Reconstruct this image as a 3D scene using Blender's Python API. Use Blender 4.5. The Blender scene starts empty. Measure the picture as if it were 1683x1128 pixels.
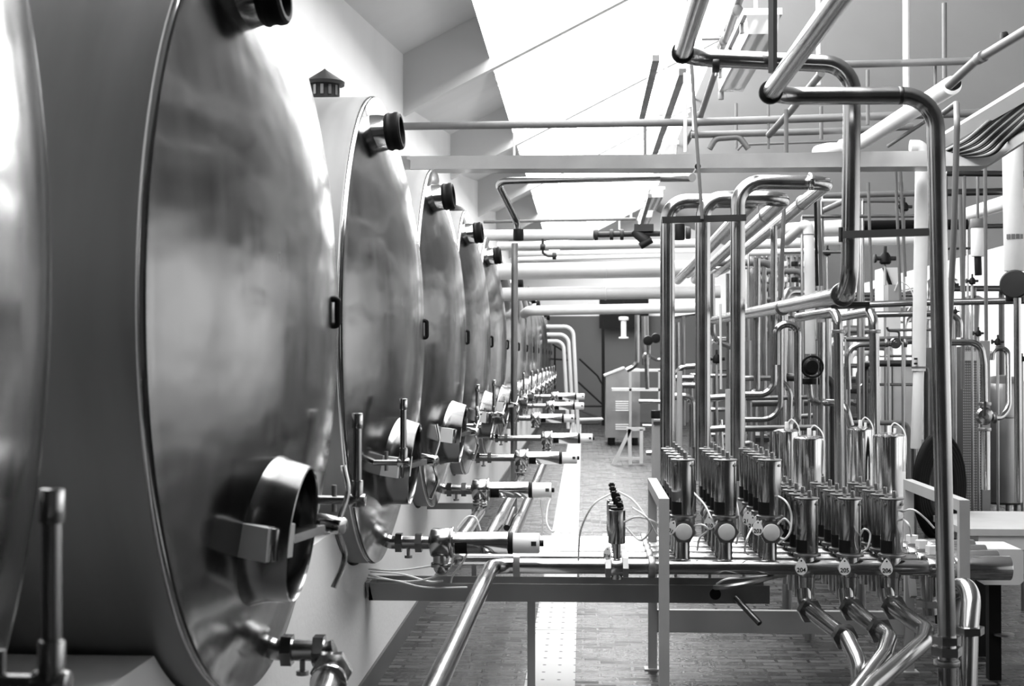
import bpy, math, random
from mathutils import Vector, Matrix
random.seed(7)
SC = bpy.context.scene
COL = SC.collection
PI = math.pi
# ------------------------------------------------------------------ camera model (1683 x 1128, 50 mm lens)
W_, H_, F_ = 1683.0, 1128.0, 1683.0 * 50 / 36
CX, CY = W_ / 2, H_ / 2
VX, VY = 958.0, 590.0
EYE = Vector((0, 0, 1.6))
_yaw = math.atan((VX - CX) / F_)
_pit = math.atan((VY - CY) / math.hypot(F_, VX - CX))
FW = Vector((-math.sin(_yaw) * math.cos(_pit), math.cos(_yaw) * math.cos(_pit), math.sin(_pit)))
RT = Vector((math.cos(_yaw), math.sin(_yaw), 0))
UP = RT.cross(FW)
def p(px, py, Y):
    """point of the hall seen at a photo pixel, Y metres down the aisle"""
    d = FW + RT * ((px - CX) / F_) - UP * ((py - CY) / F_)
    return EYE + d * (Y / d.y)
# ------------------------------------------------------------------ materials
M = {}
def mat(name, base, metal=0.0, rough=0.5, rvar=0.0, rscale=(6, 6, 6), bump=0.0, bscale=8.0, cvar=0.0, coat=0.0, spec=None, bvec=(1,1,1)):
    m = bpy.data.materials.new(name); m.use_nodes = True
    nt = m.node_tree; b = nt.nodes['Principled BSDF']
    b.inputs['Base Color'].default_value = (base, base, base, 1)
    b.inputs['Metallic'].default_value = metal
    b.inputs['Roughness'].default_value = rough
    if spec is not None: b.inputs['Specular IOR Level'].default_value = spec
    if coat: b.inputs['Coat Weight'].default_value = coat
    tc = nt.nodes.new('ShaderNodeTexCoord')
    if rvar or cvar:
        mp = nt.nodes.new('ShaderNodeMapping'); mp.inputs['Scale'].default_value = rscale
        nt.links.new(tc.outputs['Object'], mp.inputs['Vector'])
        n = nt.nodes.new('ShaderNodeTexNoise'); n.inputs['Scale'].default_value = 1.0; n.inputs['Detail'].default_value = 5
        nt.links.new(mp.outputs['Vector'], n.inputs['Vector'])
        if rvar:
            r = nt.nodes.new('ShaderNodeMapRange')
            r.inputs['From Min'].default_value = .25; r.inputs['From Max'].default_value = .75
            r.inputs['To Min'].default_value = max(.02, rough - rvar); r.inputs['To Max'].default_value = rough + rvar
            nt.links.new(n.outputs['Fac'], r.inputs['Value']); nt.links.new(r.outputs['Result'], b.inputs['Roughness'])
        if cvar:
            r = nt.nodes.new('ShaderNodeMapRange')
            r.inputs['From Min'].default_value = .25; r.inputs['From Max'].default_value = .75
            r.inputs['To Min'].default_value = base * (1 - cvar); r.inputs['To Max'].default_value = min(1, base * (1 + cvar))
            nt.links.new(n.outputs['Fac'], r.inputs['Value']); nt.links.new(r.outputs['Result'], b.inputs['Base Color'])
    if bump:
        mp2 = nt.nodes.new('ShaderNodeMapping'); mp2.inputs['Scale'].default_value = bvec
        nt.links.new(tc.outputs['Object'], mp2.inputs['Vector'])
        n2 = nt.nodes.new('ShaderNodeTexNoise'); n2.inputs['Scale'].default_value = bscale; n2.inputs['Detail'].default_value = 2
        nt.links.new(mp2.outputs['Vector'], n2.inputs['Vector'])
        bp = nt.nodes.new('ShaderNodeBump'); bp.inputs['Strength'].default_value = bump; bp.inputs['Distance'].default_value = .02
        nt.links.new(n2.outputs['Fac'], bp.inputs['Height']); nt.links.new(bp.outputs['Normal'], b.inputs['Normal'])
    M[name] = m
    return m
def emis(name, s):
    m = bpy.data.materials.new(name); m.use_nodes = True
    b = m.node_tree.nodes['Principled BSDF']
    b.inputs['Base Color'].default_value = (.8, .8, .8, 1)
    b.inputs['Emission Color'].default_value = (1, 1, 1, 1); b.inputs['Emission Strength'].default_value = s
    M[name] = m
mat('tank_steel', .20, 1, .20, rvar=.08, rscale=(3, 9, 1.2), bump=.42, bscale=2.6, cvar=.10, bvec=(1, 1, 1.6))
mat('shell_steel', .34, 1, .58, rvar=.06, rscale=(14, 2, 2), bump=.05, bscale=3, cvar=.12)
mat('steel', .40, 1, .20, rvar=.06, rscale=(9, 9, 9), cvar=.06)
mat('bright_steel', .66, 1, .12, rvar=.04, rscale=(20, 20, 3))
mat('dull_steel', .30, 1, .38, rvar=.08, cvar=.15, rscale=(5, 5, 5))
mat('dark_steel', .10, 1, .35, rvar=.08)
mat('galvanized', .33, 1, .40, rvar=.10, rscale=(3, 3, 3), cvar=.15)
mat('white_paint', .62, 0, .45, cvar=.03)
mat('pipe_white', .62, 0, .55, cvar=.05, rscale=(8, 8, 8))
mat('grey_paint', .30, 0, .45, cvar=.06)
mat('pipe_grey', .11, 0, .5, cvar=.10, rscale=(12, 12, 12))
mat('frame_grey', .42, .1, .5, cvar=.08)
mat('black', .008, 0, .5, spec=.12)
mat('rubber', .006, 0, .7, spec=.08)
mat('iron', .022, 0, .5, cvar=.3, spec=.3)
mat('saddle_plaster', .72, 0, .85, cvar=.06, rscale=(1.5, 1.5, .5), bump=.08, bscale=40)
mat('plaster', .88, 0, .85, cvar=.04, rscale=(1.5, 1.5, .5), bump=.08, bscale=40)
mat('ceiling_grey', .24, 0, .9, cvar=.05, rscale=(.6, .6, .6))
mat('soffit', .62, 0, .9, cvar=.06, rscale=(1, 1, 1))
mat('dark_tile', .05, 0, .35, cvar=.2, rscale=(1, 4, 4))
mat('wall_grey', .085, 0, .6, cvar=.06, rscale=(1, 1, 1), bump=.05, bscale=30)
mat('plastic_white', .82, 0, .35)
mat('hose_white', .75, 0, .4)
mat('enamel', .55, 0, .35, cvar=.05)
mat('tag_white', .80, 0, .5)
mat('clear_cover', .7, 0, .25)
M['clear_cover'].node_tree.nodes['Principled BSDF'].inputs['Transmission Weight'].default_value = .55
emis('daylight', 13.0)
emis('window_light', 1.3)
emis('tube_light', .6)
def brick_floor():
    m = bpy.data.materials.new('wet_brick'); m.use_nodes = True; nt = m.node_tree; N = nt.nodes.new; L = nt.links.new
    b = nt.nodes['Principled BSDF']; tc = N('ShaderNodeTexCoord')
    br = N('ShaderNodeTexBrick'); br.inputs['Scale'].default_value = 1
    br.inputs['Brick Width'].default_value = .17; br.inputs['Row Height'].default_value = .078; br.inputs['Mortar Size'].default_value = .009
    br.inputs['Color1'].default_value = (.055, .055, .055, 1); br.inputs['Color2'].default_value = (.010, .010, .010, 1)
    br.inputs['Mortar'].default_value = (.010, .010, .010, 1); br.inputs['Bias'].default_value = -.1
    L(tc.outputs['Object'], br.inputs['Vector'])
    n = N('ShaderNodeTexNoise'); n.inputs['Scale'].default_value = 1.6; n.inputs['Detail'].default_value = 6
    mp = N('ShaderNodeMapping'); mp.inputs['Scale'].default_value = (1, 2.2, 1); L(tc.outputs['Object'], mp.inputs['Vector']); L(mp.outputs['Vector'], n.inputs['Vector'])
    r = N('ShaderNodeMapRange'); r.inputs['From Min'].default_value = .38; r.inputs['From Max'].default_value = .62
    r.inputs['To Min'].default_value = .12; r.inputs['To Max'].default_value = .42
    L(n.outputs['Fac'], r.inputs['Value'])
    rb = N('ShaderNodeMapRange'); rb.inputs['From Min'].default_value = .010; rb.inputs['From Max'].default_value = .055
    rb.inputs['To Min'].default_value = -.10; rb.inputs['To Max'].default_value = .22; L(br.outputs['Color'], rb.inputs['Value'])
    rs = N('ShaderNodeMath'); rs.operation = 'ADD'; rs.use_clamp = True; L(r.outputs['Result'], rs.inputs[0]); L(rb.outputs['Result'], rs.inputs[1])
    L(rs.outputs[0], b.inputs['Roughness'])
    n2 = N('ShaderNodeTexNoise'); n2.inputs['Scale'].default_value = 40; n2.inputs['Detail'].default_value = 4; L(mp.outputs['Vector'], n2.inputs['Vector'])
    mx = N('ShaderNodeMix'); mx.data_type = 'RGBA'; mx.blend_type = 'MULTIPLY'; mx.inputs['Factor'].default_value = .6
    L(br.outputs['Color'], mx.inputs['A']); L(n2.outputs['Fac'], mx.inputs['B']); L(mx.outputs['Result'], b.inputs['Base Color'])
    ad = N('ShaderNodeMath'); ad.operation = 'MULTIPLY_ADD'; ad.inputs[1].default_value = -1.0
    L(br.outputs['Fac'], ad.inputs[0]); L(n2.outputs['Fac'], ad.inputs[2])
    bp = N('ShaderNodeBump'); bp.inputs['Strength'].default_value = .8; bp.inputs['Distance'].default_value = .008
    L(ad.outputs[0], bp.inputs['Height']); L(bp.outputs['Normal'], b.inputs['Normal'])
    b.inputs['Specular IOR Level'].default_value = .42
    M['wet_brick'] = m
brick_floor()
def dotted(name, base, hole, sx, sy, rad, metal, rough):
    m = bpy.data.materials.new(name); m.use_nodes = True; nt = m.node_tree; N = nt.nodes.new; L = nt.links.new
    b = nt.nodes['Principled BSDF']; tc = N('ShaderNodeTexCoord'); sp = N('ShaderNodeSeparateXYZ'); L(tc.outputs['Object'], sp.inputs[0])
    ds = []
    for ax, s in (('X', sx), ('Y', sy)):
        d = N('ShaderNodeMath'); d.operation = 'DIVIDE'; d.inputs[1].default_value = s; L(sp.outputs[ax], d.inputs[0])
        f = N('ShaderNodeMath'); f.operation = 'FRACT'; L(d.outputs[0], f.inputs[0])
        c = N('ShaderNodeMath'); c.operation = 'SUBTRACT'; c.inputs[1].default_value = .5; L(f.outputs[0], c.inputs[0])
        e = N('ShaderNodeMath'); e.operation = 'MULTIPLY'; e.inputs[1].default_value = s; L(c.outputs[0], e.inputs[0])
        q = N('ShaderNodeMath'); q.operation = 'POWER'; q.inputs[1].default_value = 2; L(e.outputs[0], q.inputs[0]); ds.append(q)
    a = N('ShaderNodeMath'); a.operation = 'ADD'; L(ds[0].outputs[0], a.inputs[0]); L(ds[1].outputs[0], a.inputs[1])
    l = N('ShaderNodeMath'); l.operation = 'LESS_THAN'; l.inputs[1].default_value = rad * rad; L(a.outputs[0], l.inputs[0])
    mx = N('ShaderNodeMix'); mx.data_type = 'RGBA'
    mx.inputs['A'].default_value = (base, base, base, 1); mx.inputs['B'].default_value = (hole, hole, hole, 1)
    L(l.outputs[0], mx.inputs['Factor']); L(mx.outputs['Result'], b.inputs['Base Color'])
    b.inputs['Metallic'].default_value = metal; b.inputs['Roughness'].default_value = rough
    M[name] = m
dotted('drain_plate', .46, .03, .08, .17, .010, .0, .6)
def grid_mat():
    m = bpy.data.materials.new('plate_pack'); m.use_nodes = True; nt = m.node_tree; N = nt.nodes.new; L = nt.links.new
    b = nt.nodes['Principled BSDF']; tc = N('ShaderNodeTexCoord')
    w = N('ShaderNodeTexWave'); w.inputs['Scale'].default_value = 18; w.bands_direction = 'X'; L(tc.outputs['Object'], w.inputs['Vector'])
    w2 = N('ShaderNodeTexWave'); w2.inputs['Scale'].default_value = 14; w2.bands_direction = 'Z'; w2.inputs['Distortion'].default_value = 1; L(tc.outputs['Object'], w2.inputs['Vector'])
    mu = N('ShaderNodeMath'); mu.operation = 'MULTIPLY'; L(w.outputs['Fac'], mu.inputs[0]); L(w2.outputs['Fac'], mu.inputs[1])
    r = N('ShaderNodeMapRange'); r.inputs['To Min'].default_value = .10; r.inputs['To Max'].default_value = .42
    L(mu.outputs[0], r.inputs['Value']); L(r.outputs['Result'], b.inputs['Base Color'])
    b.inputs['Metallic'].default_value = .7; b.inputs['Roughness'].default_value = .45
    M['plate_pack'] = m
grid_mat()
# ------------------------------------------------------------------ mesh builder
def basis(d):
    d = Vector(d).normalized()
    a = Vector((0, 0, 1)) if abs(d.z) < .9 else Vector((0, 1, 0))
    u = a.cross(d).normalized(); v = d.cross(u)
    return d, u, v
class MB:
    def __init__(s): s.v = []; s.f = []; s.flat = set()
    def box(s, lo, hi, xf=None):
        n = len(s.v)
        for z in (lo[2], hi[2]):
            for y in (lo[1], hi[1]):
                for x in (lo[0], hi[0]):
                    q = Vector((x, y, z)); s.v.append(xf @ q if xf else q)
        for f in ((0,2,3,1),(4,5,7,6),(0,1,5,4),(2,6,7,3),(0,4,6,2),(1,3,7,5)): s.f.append([n+i for i in f])
        return s
    def bar(s, a, b, w, h, roll=None):
        a = Vector(a); b = Vector(b); d, u, v = basis(b - a); n = len(s.v)
        for c in (a, b):
            for i, j in ((-1,-1),(1,-1),(1,1),(-1,1)): s.v.append(c + u*(i*w/2) + v*(j*h/2))
        s.f += [[n,n+3,n+2,n+1],[n+4,n+5,n+6,n+7]] + [[n+i, n+(i+1)%4, n+4+(i+1)%4, n+4+i] for i in range(4)]
        return s
    def lathe(s, o, d, prof, seg=32, a0=0, a1=None, phase=0):
        """prof = [(t, r)...] along axis d from o; r == 0 closes"""
        o = Vector(o); d, u, v = basis(d); full = a1 is None
        k = seg if full else seg + 1
        rings = []
        for t, r in prof:
            if r < 1e-7:
                s.v.append(o + d*t); rings.append([len(s.v)-1])
            else:
                st = len(s.v)
                for i in range(k):
                    a = phase + (2*PI*i/seg if full else a0 + (a1-a0)*i/seg)
                    s.v.append(o + d*t + u*(r*math.cos(a)) + v*(r*math.sin(a)))
                rings.append(list(range(st, st+k)))
        for A, B in zip(rings, rings[1:]):
            for i in range(seg if full else seg):
                j = (i+1) % k
                if len(A) == 1 and len(B) == 1: continue
                if len(A) == 1: s.f.append([A[0], B[j], B[i]])
                elif len(B) == 1: s.f.append([A[i], A[j], B[0]])
                else: s.f.append([A[i], A[j], B[j], B[i]])
        return s
    def cyl(s, a, b, r, seg=24, r2=None, phase=0):
        a = Vector(a); b = Vector(b); L = (b-a).length; r2 = r if r2 is None else r2
        return s.lathe(a, b-a, [(0,0),(0,r),(L,r2),(L,0)], seg, phase=phase)
    def rcyl(s, a, b, r, e=.006, seg=32):
        a = Vector(a); b = Vector(b); L = (b-a).length
        return s.lathe(a, b-a, [(0,0),(0,r-e),(e*.3,r-e*.3),(e,r),(L-e,r),(L-e*.3,r-e*.3),(L,r-e),(L,0)], seg)
    def hexa(s, a, b, r): return s.cyl(a, b, r, 6)
    def sweep(s, path, r, seg=16, caps=True, closed=False):
        n = len(path)
        if n < 2: return s
        d0 = (path[1]-path[0]).normalized(); _, u, v = basis(d0); rings = []; prev = d0
        for i, q in enumerate(path):
            if i == 0: d = d0
            elif i == n-1: d = (path[i]-path[i-1]).normalized()
            else: d = ((path[i+1]-path[i]).normalized() + (path[i]-path[i-1]).normalized()).normalized()
            ax = prev.cross(d)
            if ax.length > 1e-8:
                R = Matrix.Rotation(prev.angle(d), 3, ax.normalized()); u = R @ u; v = R @ v
            prev = d; st = len(s.v)
            rr = r(i/(n-1)) if callable(r) else r
            for k in range(seg):
                a = 2*PI*k/seg; s.v.append(q + u*(rr*math.cos(a)) + v*(rr*math.sin(a)))
            rings.append(st)
        for A, B in zip(rings, rings[1:]):
            for k in range(seg): j = (k+1) % seg; s.f.append([A+k, A+j, B+j, B+k])
        if caps:
            s.f.append([rings[0]+k for k in reversed(range(seg))]); s.f.append([rings[-1]+k for k in range(seg)])
        return s
    def prism(s, pts, off):
        n = len(s.v); k = len(pts); off = Vector(off)
        for q in pts: s.v.append(Vector(q))
        for q in pts: s.v.append(Vector(q) + off)
        s.f.append([n+i for i in reversed(range(k))]); s.f.append([n+k+i for i in range(k)])
        s.f += [[n+i, n+(i+1)%k, n+k+(i+1)%k, n+k+i] for i in range(k)]
        return s
    def quad(s, *q):
        n = len(s.v); s.v += [Vector(x) for x in q]; s.f.append([n+i for i in range(len(q))]); return s
    def mesh(s, name, sharp=35):
        me = bpy.data.meshes.new(name); me.from_pydata([tuple(x) for x in s.v], [], s.f)
        import bmesh
        bm = bmesh.new(); bm.from_mesh(me); bmesh.ops.recalc_face_normals(bm, faces=bm.faces); bm.to_mesh(me); bm.free()
        for q in me.polygons: q.use_smooth = True
        me.set_sharp_from_angle(angle=math.radians(sharp))
        return me
    def build(s, name, m, parent=None, loc=None, sharp=35):
        me = s.mesh(name, sharp); me.materials.append(M[m])
        o = bpy.data.objects.new(name, me); COL.objects.link(o)
        if parent: o.parent = parent
        if loc is not None: o.location = loc
        return o
def fillet(pts, rad, n=7):
    pts = [Vector(q) for q in pts]; out = [pts[0]]
    for i in range(1, len(pts)-1):
        a, b, c = pts[i-1], pts[i], pts[i+1]; d1 = a-b; d2 = c-b
        l1, l2 = d1.length, d2.length
        if l1 < 1e-6 or l2 < 1e-6: continue
        d1 /= l1; d2 /= l2; ang = d1.angle(d2)
        if ang > PI-.02: out.append(b); continue
        t = min(rad/math.tan(ang/2), l1*.48, l2*.48); R = t*math.tan(ang/2)
        bis = (d1+d2).normalized(); cen = b + bis*(R/math.sin(ang/2))
        s0 = b + d1*t - cen; s1 = b + d2*t - cen; sw = s0.angle(s1); ax = s0.cross(s1).normalized()
        for k in range(n+1): out.append(cen + Matrix.Rotation(sw*k/n, 3, ax) @ s0)
    out.append(pts[-1]); return out
def spline(pts, n=10):
    P = [Vector(q) for q in pts]; P = [P[0]*2-P[1]] + P + [P[-1]*2-P[-2]]; out = []
    for i in range(1, len(P)-2):
        a, b, c, d = P[i-1:i+3]
        for k in range(n):
            t = k/n; out.append(.5*((2*b)+(c-a)*t+(2*a-5*b+4*c-d)*t*t+(3*b-a-3*c+d)*t**3))
    out.append(P[-2]); return out
def tag(o, label, cat, group=None):
    o['label'] = label; o['category'] = cat
    if group: o['group'] = group
    return o
def struct(o): o['kind'] = 'structure'; return o
def empty(name, label, cat, loc, group=None, rz=0):
    o = bpy.data.objects.new(name, None); COL.objects.link(o); o.location = loc; o.rotation_euler = (0, 0, rz)
    return tag(o, label, cat, group)
def pipe(name, label, cat, m, r, pts, bend=None, group=None, seg=18):
    b = MB().sweep(fillet(pts, bend if bend else r*3.0), r, seg)
    return tag(b.build(name, m), label, cat, group)
def collar(parent, name, m, at, d, r, ln, hexa=False):
    d = Vector(d).normalized(); a = Vector(at)-d*ln/2; b = Vector(at)+d*ln/2; mb = MB()
    if hexa: mb.hexa(a, b, r)
    else: mb.rcyl(a, b, r, min(ln, r)*.15, 24)
    return mb.build(name, m, parent)
X = Vector((1,0,0)); Yv = Vector((0,1,0)); Z = Vector((0,0,1))
ORD = ['nearest', 'second', 'third', 'fourth', 'fifth', 'sixth', 'seventh', 'eighth', 'ninth', 'tenth', 'eleventh', 'twelfth', 'thirteenth', 'fourteenth', 'fifteenth', 'sixteenth']
# ================================================================== THE HALL
XW, XR, XRI, YB = -1.55, 6.0, 1.64, 36.0
ZE, SL = 3.81, .51
ZR = ZE + SL*(XRI-XW); ZRW = ZR - SL*(XR-XRI)
YF = -1.5
struct(MB().box((-4, YF, -.12), (XR+.2, YB+.2, 0)).build('floor', 'wet_brick'))
struct(MB().box((XW-.2, YF, 0), (XW, YB, ZE+.9)).build('wall_left', 'plaster'))
struct(MB().box((XR, YF, 0), (XR+.2, YB, ZRW+.2)).build('wall_right', 'plaster'))
struct(MB().prism([(XW-.2, YB, 2.68), (XR+.2, YB, 2.68), (XR+.2, YB, ZRW), (XRI, YB, ZR+.1), (XW-.2, YB, ZE+.7)], (0, .2, 0)).build('wall_back', 'plaster'))
struct(MB().box((XW-.2, YB-.03, 0), (XR+.2, YB+.2, 2.68)).build('wall_far', 'wall_grey'))
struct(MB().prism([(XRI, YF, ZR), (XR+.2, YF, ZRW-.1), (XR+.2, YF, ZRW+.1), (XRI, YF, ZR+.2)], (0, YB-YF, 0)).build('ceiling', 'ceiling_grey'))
YBEAM = [-.97 + 4.39*k for k in range(0, 9)]
XG = -.80
zl = lambda x: ZE + SL*(x-XW)
for k, y in enumerate(YBEAM):
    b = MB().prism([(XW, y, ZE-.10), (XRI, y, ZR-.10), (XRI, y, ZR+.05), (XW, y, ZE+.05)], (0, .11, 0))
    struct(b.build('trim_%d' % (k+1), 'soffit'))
    if k < len(YBEAM)-1:
        y1 = y + 4.39
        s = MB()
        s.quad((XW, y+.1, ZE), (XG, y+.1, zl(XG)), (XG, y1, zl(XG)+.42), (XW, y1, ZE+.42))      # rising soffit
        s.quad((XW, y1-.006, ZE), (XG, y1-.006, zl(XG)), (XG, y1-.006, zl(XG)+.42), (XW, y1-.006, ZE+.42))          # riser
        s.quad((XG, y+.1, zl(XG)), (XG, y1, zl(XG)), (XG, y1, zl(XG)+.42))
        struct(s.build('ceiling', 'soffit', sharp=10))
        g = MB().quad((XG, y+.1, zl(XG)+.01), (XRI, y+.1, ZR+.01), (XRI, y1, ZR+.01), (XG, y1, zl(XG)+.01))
        if k == 0: struct(g.build('ceiling', 'soffit')); continue  # unseen first bay closed instead of glazed, to keep the near tanks dark
        g = struct(g.build('window_%d' % (k+1), 'daylight'))
        for j in range(1, 4):
            yy = y + .1 + j*.42
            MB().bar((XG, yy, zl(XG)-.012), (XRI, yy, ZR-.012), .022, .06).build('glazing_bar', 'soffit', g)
for k in range(6):
    y = 2.2 + 2.75*k
    wn = struct(MB().box((XR-.012, y, 1.0), (XR-.008, y+2.1, 2.55)).build('window_%d' % (10+k), 'window_light'))
    for q in range(4): MB().box((XR-.05, y-.03+q*.7, .97), (XR-.005, y+.03+q*.7, 2.58)).build('mullion', 'white_paint', wn)
    MB().box((XR-.06, y-.03, .94), (XR-.004, y+2.13, .99)).build('sill', 'white_paint', wn); MB().box((XR-.05, y-.03, 2.55), (XR-.004, y+2.13, 2.6)).build('frame', 'white_paint', wn)
# saddle wall the tanks lie on
TY0, TS, TR, TZ, TXR = 4.0, 2.447, 1.05, 1.73, -.923
XP = -1.02
prof = [(YF, 0), (YF, .75)]
tank_y = [TY0 + TS*k for k in range(-1, 13)]
tank_y[0] -= .18
for c in tank_y:
    for i in range(25):
        a = math.radians(-128 + 76*i/24); prof.append((c + (TR+.012)*math.cos(a), TZ + (TR+.012)*math.sin(a)))
prof += [(YB-.1, .75), (YB-.1, 0)]
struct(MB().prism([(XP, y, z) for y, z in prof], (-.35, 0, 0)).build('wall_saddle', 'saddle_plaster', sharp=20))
struct(MB().box((XP, YF, 0), (XP+.014, YB-.1, .115)).build('baseboard_left', 'dark_tile'))
for k in range(22):
    y = .6 + 1.55*k
    tag(MB().box((-.285, y, .001), (-.039, y+1.54, .012)).build('drain_cover', 'drain_plate'),
        'pale perforated drain cover plate in the aisle floor, %s from the camera' % (ORD[k] if k < 16 else str(k+1)+'th'), 'drain cover', 'drain covers along the aisle')
# ================================================================== TANKS
def head_x(r): return .18*(1-(r/TR)**2.2)
hp = [(0.18, 0)] + [(head_x(TR*i/28), TR*i/28) for i in range(1, 28)]
hp += [(head_x(TR*.985), TR*.985), (.004, TR*.997), (-.01, TR)]
_head = MB().lathe((0,0,0), (1,0,0), hp, 128).mesh('head', 40); _head.materials.append(M['tank_steel'])
_shell = MB().lathe((0,0,0), (1,0,0), [(-2.6, 0), (-2.6, TR), (-1.7, TR), (-.9, TR), (-.011, TR)], 128).mesh('shell', 40); _shell.materials.append(M['shell_steel'])
_seam = MB().lathe((0,0,0), (1,0,0), [(-.02, TR-.001), (-.016, TR+.003), (-.008, TR+.003), (-.002, TR-.001)], 128).mesh('weld_seam', 60); _seam.materials.append(M['bright_steel'])
def share(name, me, parent, loc=(0,0,0)):
    o = bpy.data.objects.new(name, me); COL.objects.link(o); o.parent = parent; o.location = loc; return o
def ell_ring(mb, c, n, up, secs, seg=40):
    """secs: list of (offset along n, half-height, half-width) swept into a shell"""
    n = Vector(n).normalized(); side = Vector((0,1,0)); up = n.cross(side) * -1 if False else side.cross(n)
    up = up if up.z > 0 else -up; rings = []
    for t, hh, hw in secs:
        st = len(mb.v)
        if hh <= 0: mb.v.append(Vector(c)+n*t); rings.append([st]); continue
        for i in range(seg):
            a = 2*PI*i/seg; mb.v.append(Vector(c) + n*t + side*(hw*math.cos(a)) + up*(hh*math.sin(a)))
        rings.append(list(range(st, st+seg)))
    for A, B in zip(rings, rings[1:]):
        for i in range(seg):
            j = (i+1) % seg
            if len(B) == 1: mb.f.append([A[i], A[j], B[0]])
            elif len(A) == 1: mb.f.append([A[0], B[j], B[i]])
            else: mb.f.append([A[i], A[j], B[j], B[i]])
    return mb
# per tank: outlet height, actuator shift along X, manway dY, tube dY, detail
TK = {0: dict(zo=.77, dx=-.02, mw=0, tb=.50), 1: dict(zo=.775, dx=0, mw=0, tb=.25), 2: dict(zo=.764, dx=0, mw=0, tb=-.64),
      3: dict(zo=.78, dx=0, mw=.0, tb=.15), 4: dict(zo=.81, dx=.15, mw=.2, tb=-.35), 5: dict(zo=.83, dx=.29, mw=.15, tb=.39),
      6: dict(zo=.92, dx=.10, mw=0.1, tb=.39), 7: dict(zo=.98, dx=.21, mw=0.1, tb=.3), 8: dict(zo=1.04, dx=.22, mw=0.1, tb=.3)}
def surf(dy, dz):
    r = math.hypot(dy, dz); return head_x(min(r, TR*.98))
def tank(k, yc):
    cfg = TK.get(k, dict(zo=.95, dx=.1, mw=0.1, tb=.3))
    lab = ['steel storage tank cut by the left edge of the frame, nearest the camera',
           'large steel tank filling the left of the view, its oval manway in full sight',
           'steel tank with a cowled chimney vent on top, second full tank along the aisle']
    label = lab[k] if k < 3 else 'polished steel tank on its saddle wall, %s in the row counted from the left edge' % ORD[k]
    t = empty('storage_tank', label, 'tank', (TXR, yc, TZ), 'horizontal storage tanks in a row')
    share('shell', _shell, t); share('head', _head, t); share('weld_seam', _seam, t)
    # ---- nozzle near the top of the head
    ndy, dz = -.40, (.79 if k == 1 else .83); nx = surf(ndy, dz)
    n = MB().lathe((nx-.05, ndy, dz), (1, -.05, .10), [(0,.088),(.06,.080),(.09,.074),(.10,.072)], 40)
    n.build('nozzle', 'bright_steel', t)
    MB().lathe((nx+.045, ndy-.005, dz+.010), (1, -.05, .10), [(-.01,.070),(0,.078),(.010,.082),(.02,.078),(.03,.078),(.04,.082),(.055,.080),(.062,.072),(.062,.060),(.0,.058),(.0,0)], 40).build('nozzle_collar', 'black', t)
    # ---- black handle at the centre
    MB().sweep(fillet([Vector((.165, .25, .05)), Vector((.186, .25, .05)), Vector((.186, .25, -.03)), Vector((.165, .25, -.03))], .010), .010, 10).build('handle', 'black', t)
    # ---- manway
    md, mz = -.34 + cfg['mw'], -.57
    mx = surf(md, mz); c = Vector((mx, md, mz)); nv = Vector((1, -.42, -.12)).normalized(); side = Vector((nv.y*-1, nv.x, 0)).normalized()
    ell_ring(MB(), c, nv, Z, [(-.09,.27,.26),(-.03,.225,.212),(.0,.210,.200),(.03,.200,.192),(.085,.192,.185),(.098,.189,.183),(.100,.184,.178),(.092,.179,.173),(.03,.175,.169),(-.08,.172,.166)], 56).build('manway_collar', 'tank_steel', t)
    ell_ring(MB(), c, nv, Z, [(.020,0,0),(.018,.07,.055),(.012,.12,.11),(.0,.15,.14),(-.03,.176,.170),(-.05,.176,.170)], 56).build('manway_cover', 'dull_steel' if k < 3 else 'steel', t)
    up = side.cross(nv); up = up if up.z > 0 else -up
    hc = c + nv*.075 - side*.20
    MB().prism([hc - nv*.045 - up*.042, hc + nv*.055 - up*.042, hc + nv*.055 + up*.042, hc - nv*.045 + up*.042], side*.115).build('hinge_block', 'plastic_white', t)  # white colour stands in for bright reflections on the polished block
    hb = MB().rcyl(hc+nv*.05+side*.03-up*.042, hc+nv*.05+side*.03+up*.042, .020, .005, 20).build('hinge_pin', 'steel', t)
    MB().bar(hc + side*.11 + nv*.03, hc + side*.30 + nv*.0, .05, .022).build('hinge_arm', 'steel', t)
    a = c + nv*.055 + side*.195
    lv = MB().rcyl(a - nv*.04, a + nv*.045, .024, .006, 20)
    lv.sweep(spline([a+nv*.03+up*.02, a+nv*.04+up*.09+Vector((0,.03,0)), a+nv*.02+up*.16+Vector((0,.02,0))]), .008, 10)
    lv.sweep(spline([a+nv*.03-up*.02, a+nv*.05-up*.09+Vector((0,.035,0)), a+nv*.03-up*.17+Vector((0,0,0))]), .008, 10)
    lv.build('manway_lever', 'bright_steel', t)
    # ---- sampling tube
    ty = cfg['tb']; tz = -.555
    if k == 0: tz = -.565
    tx = surf(ty, tz)
    sp = MB().sweep(fillet([Vector((tx-.03, ty, tz)), Vector((tx+.12, ty, tz)), Vector((tx+.12, ty, tz+.26))], .012), .0135, 16)
    sp.rcyl((tx+.095, ty, tz), (tx+.145, ty, tz), .019, .004, 20); sp.rcyl((tx+.12, ty, tz-.02), (tx+.12, ty, tz+.06), .018, .004, 20)
    st = sp.build('sampling_tube', 'steel', t)
    MB().rcyl((tx+.12, ty, tz+.215), (tx+.12, ty, tz+.262), .017, .003, 20).build('tube_cap', 'bright_steel', st)
    MB().cyl((tx+.05, ty, tz-.035), (tx+.05, ty, tz+.045), .008, 10).build('cock', 'dull_steel', st)
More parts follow.
